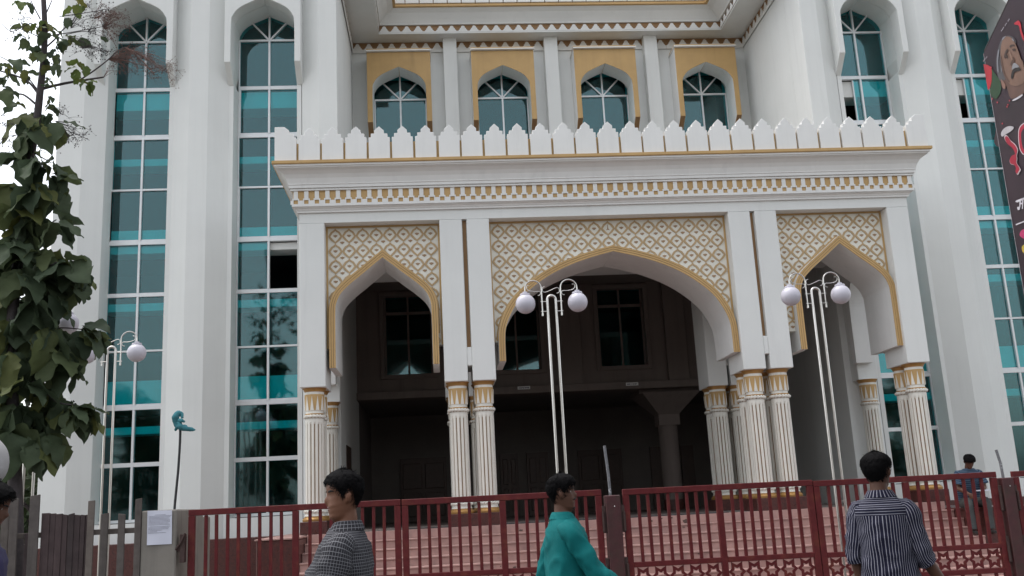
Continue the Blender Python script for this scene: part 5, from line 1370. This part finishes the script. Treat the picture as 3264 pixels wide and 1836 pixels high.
# big brushed numerals, white-edged, and the lines of lettering under them
C2 = (2800, 400); s2 = 2.416
one = [(985, 92), (995, 80), (1012, 92), (1030, 120), (1062, 150), (1080, 190), (1072, 225), (1075, 255), (1072, 285), (1098, 330), (1090, 350), (1078, 370), (1066, 352), (1070, 325), (1055, 300), (1030, 292), (1022, 262), (1040, 230), (1062, 220), (1055, 190), (1035, 165), (1005, 140), (990, 115)]
cx_, cy_ = 1045, 220
prn('numeral_edge', (.62, .55, .58), [(cx_ + (x - cx_) * 1.13, cy_ + (y - cy_) * 1.06) for x, y in one], .008, C2, s2)
prn('numeral', (.42, .015, .045), one, .010, C2, s2)
two = [(1092, 60), (1100, 20), (1125, -10), (1170, -20), (1215, 20), (1235, 90), (1220, 170), (1180, 215), (1135, 220), (1108, 190), (1096, 140)]
two_i = [(1112, 70), (1125, 30), (1160, 10), (1195, 40), (1210, 95), (1195, 150), (1165, 185), (1135, 185), (1118, 140)]
prn('numeral_edge', (.62, .55, .58), [(1163 + (x - 1163) * 1.1, 100 + (y - 100) * 1.06) for x, y in two], .008, C2, s2)
prn('numeral', (.42, .015, .045), two, .010, C2, s2); prn('numeral_counter', (.030, .015, .025), two_i, .012, C2, s2)
for pts in ([(1064, 585), (1075, 575), (1170, 540), (1172, 556), (1125, 572), (1080, 592)], [(1098, 575), (1108, 572), (1106, 610), (1098, 648), (1085, 650), (1078, 632), (1086, 622), (1096, 630)], [(1118, 566), (1128, 563), (1124, 640), (1116, 645)], [(1098, 600), (1122, 590), (1122, 600), (1098, 612)]): prn('white_letter', (.66, .63, .68), pts, .010, C2, s2, smooth_=False)
prn('white_rule', (.66, .63, .68), [(1068, 758), (1180, 715), (1182, 724), (1070, 768)], .010, C2, s2, smooth_=False)
prn('pink_letter', (.55, .04, .16), [(1098, 838), (1115, 805), (1150, 800), (1150, 870), (1115, 862)], .010, C2, s2)
prn('yellow_letter', (.55, .40, .05), [(1114, 940), (1126, 920), (1150, 915), (1152, 985), (1124, 975)], .010, C2, s2)
# two short rows of small blurred grey lettering near the top corner
rs = random.Random(4)
for (x0, y0, x1, y1, n) in ((498, 335, 592, 195, 9), (298, 668, 345, 612, 5)):
    for k in range(n):
        t = k / n; x = x0 + (x1 - x0) * t; y = y0 + (y1 - y0) * t; dx = (x1 - x0) / n * .72; dy = (y1 - y0) / n * .72
        if n == 9 and k in (3, 6): continue
        h = 22 if n == 9 else 20
        prn('small_letter', (.33, .31, .35), [(x, y), (x + dx, y + dy), (x + dx + h * .2, y + dy + h * .55 * rs.uniform(.8, 1.2)), (x + dx * .5 + h * .2, y + dy * .5 + h * .4), (x + h * .25, y + h * .6 * rs.uniform(.8, 1.2))], .008, smooth_=False)

# ------------------------------------------------------------------ greenery far left and across the road behind the camera
def bushy_tree(nm, label, base, h, crown, n, seed, size=.28, group=None):
    t = thing(nm, label, 'tree', base, group); rs = random.Random(seed); b = Vector(base)
    m = MB(); m.tube([b, b + Vector((.1, 0, h * .3)), b + Vector((-.05, .1, h * .62))], [.16, .12, .05], 8)
    for k in range(6):
        a = rs.uniform(0, 6.28); p = b + Vector((.1, 0, h * rs.uniform(.28, .5))); m.tube([p, p + Vector((math.cos(a) * crown * .4, math.sin(a) * crown * .4, h * .2)), p + Vector((math.cos(a) * crown * .75, math.sin(a) * crown * .75, h * .32))], [.06, .04, .015], 6)
    m.link('trunk', M['bark'], t, smooth=True)
    c = MB(); cl = []
    for k in range(22):
        a = rs.uniform(0, 6.28); r = crown * rs.random() ** .5; cl.append((b + Vector((math.cos(a) * r, math.sin(a) * r, h * rs.uniform(.35, .95))), crown * rs.uniform(.22, .42)))
    for k in range(n):
        q, r = rs.choice(cl); d = Vector((rs.gauss(0, 1), rs.gauss(0, 1), rs.gauss(0, 1))).normalized() * r * rs.random() ** .33
        p = q + d; u = Vector((rs.gauss(0, 1), rs.gauss(0, 1), rs.gauss(-.3, .6))).normalized(); w = u.orthogonal().normalized() * size * .3; u = u * size * rs.uniform(.7, 1.2)
        c.add([p, p + u * .5 + w, p + u, p + u * .5 - w], [(0, 1, 2, 3)])
    o = c.link('crown', M['leaffar'], t); o['kind'] = 'stuff'
    return t
bushy_tree('leafy_tree', 'dark leafy tree showing low between the trunk and the white building at far left', (-7.9, 21, 0), 4.0, 1.6, 2600, 3, .30)
bushy_tree('leafy_tree', 'low bushy tree behind the planks at the far left edge', (-11.0, 27, 0), 4.6, 2.0, 2200, 5, .34)
MB().box(-30, -6.9, 28, 28.2, 0, 2.2).link('boundary_wall', M['concrete'])
w_ = bpy.data.objects['boundary_wall']; tag(w_, 'low grey boundary wall far left behind the planks', 'wall')
for i, (x, y, h, c) in enumerate([(-15, -17, 8.5, 3.6), (-7, -19, 7.0, 3.2), (1, -17, 9.0, 3.8), (9, -19, 7.6, 3.4), (17, -17, 8.6, 3.6), (25, -20, 8, 3.6), (-23, -19, 8, 3.6)]):
    bushy_tree('roadside_tree', 'roadside tree across the road behind the viewer, ' + ('second from the left', 'third from the left', 'middle of the seven', 'third from the right', 'second from the right', 'rightmost', 'leftmost')[i], (x, y, 0), h, c, 3600, 30 + i, .42, 'roadside trees across the road')
print('leaves', NLEAF, 'objects', len(bpy.data.objects), 'tris', sum(len(o.data.polygons) for o in bpy.data.objects if o.type == 'MESH'))
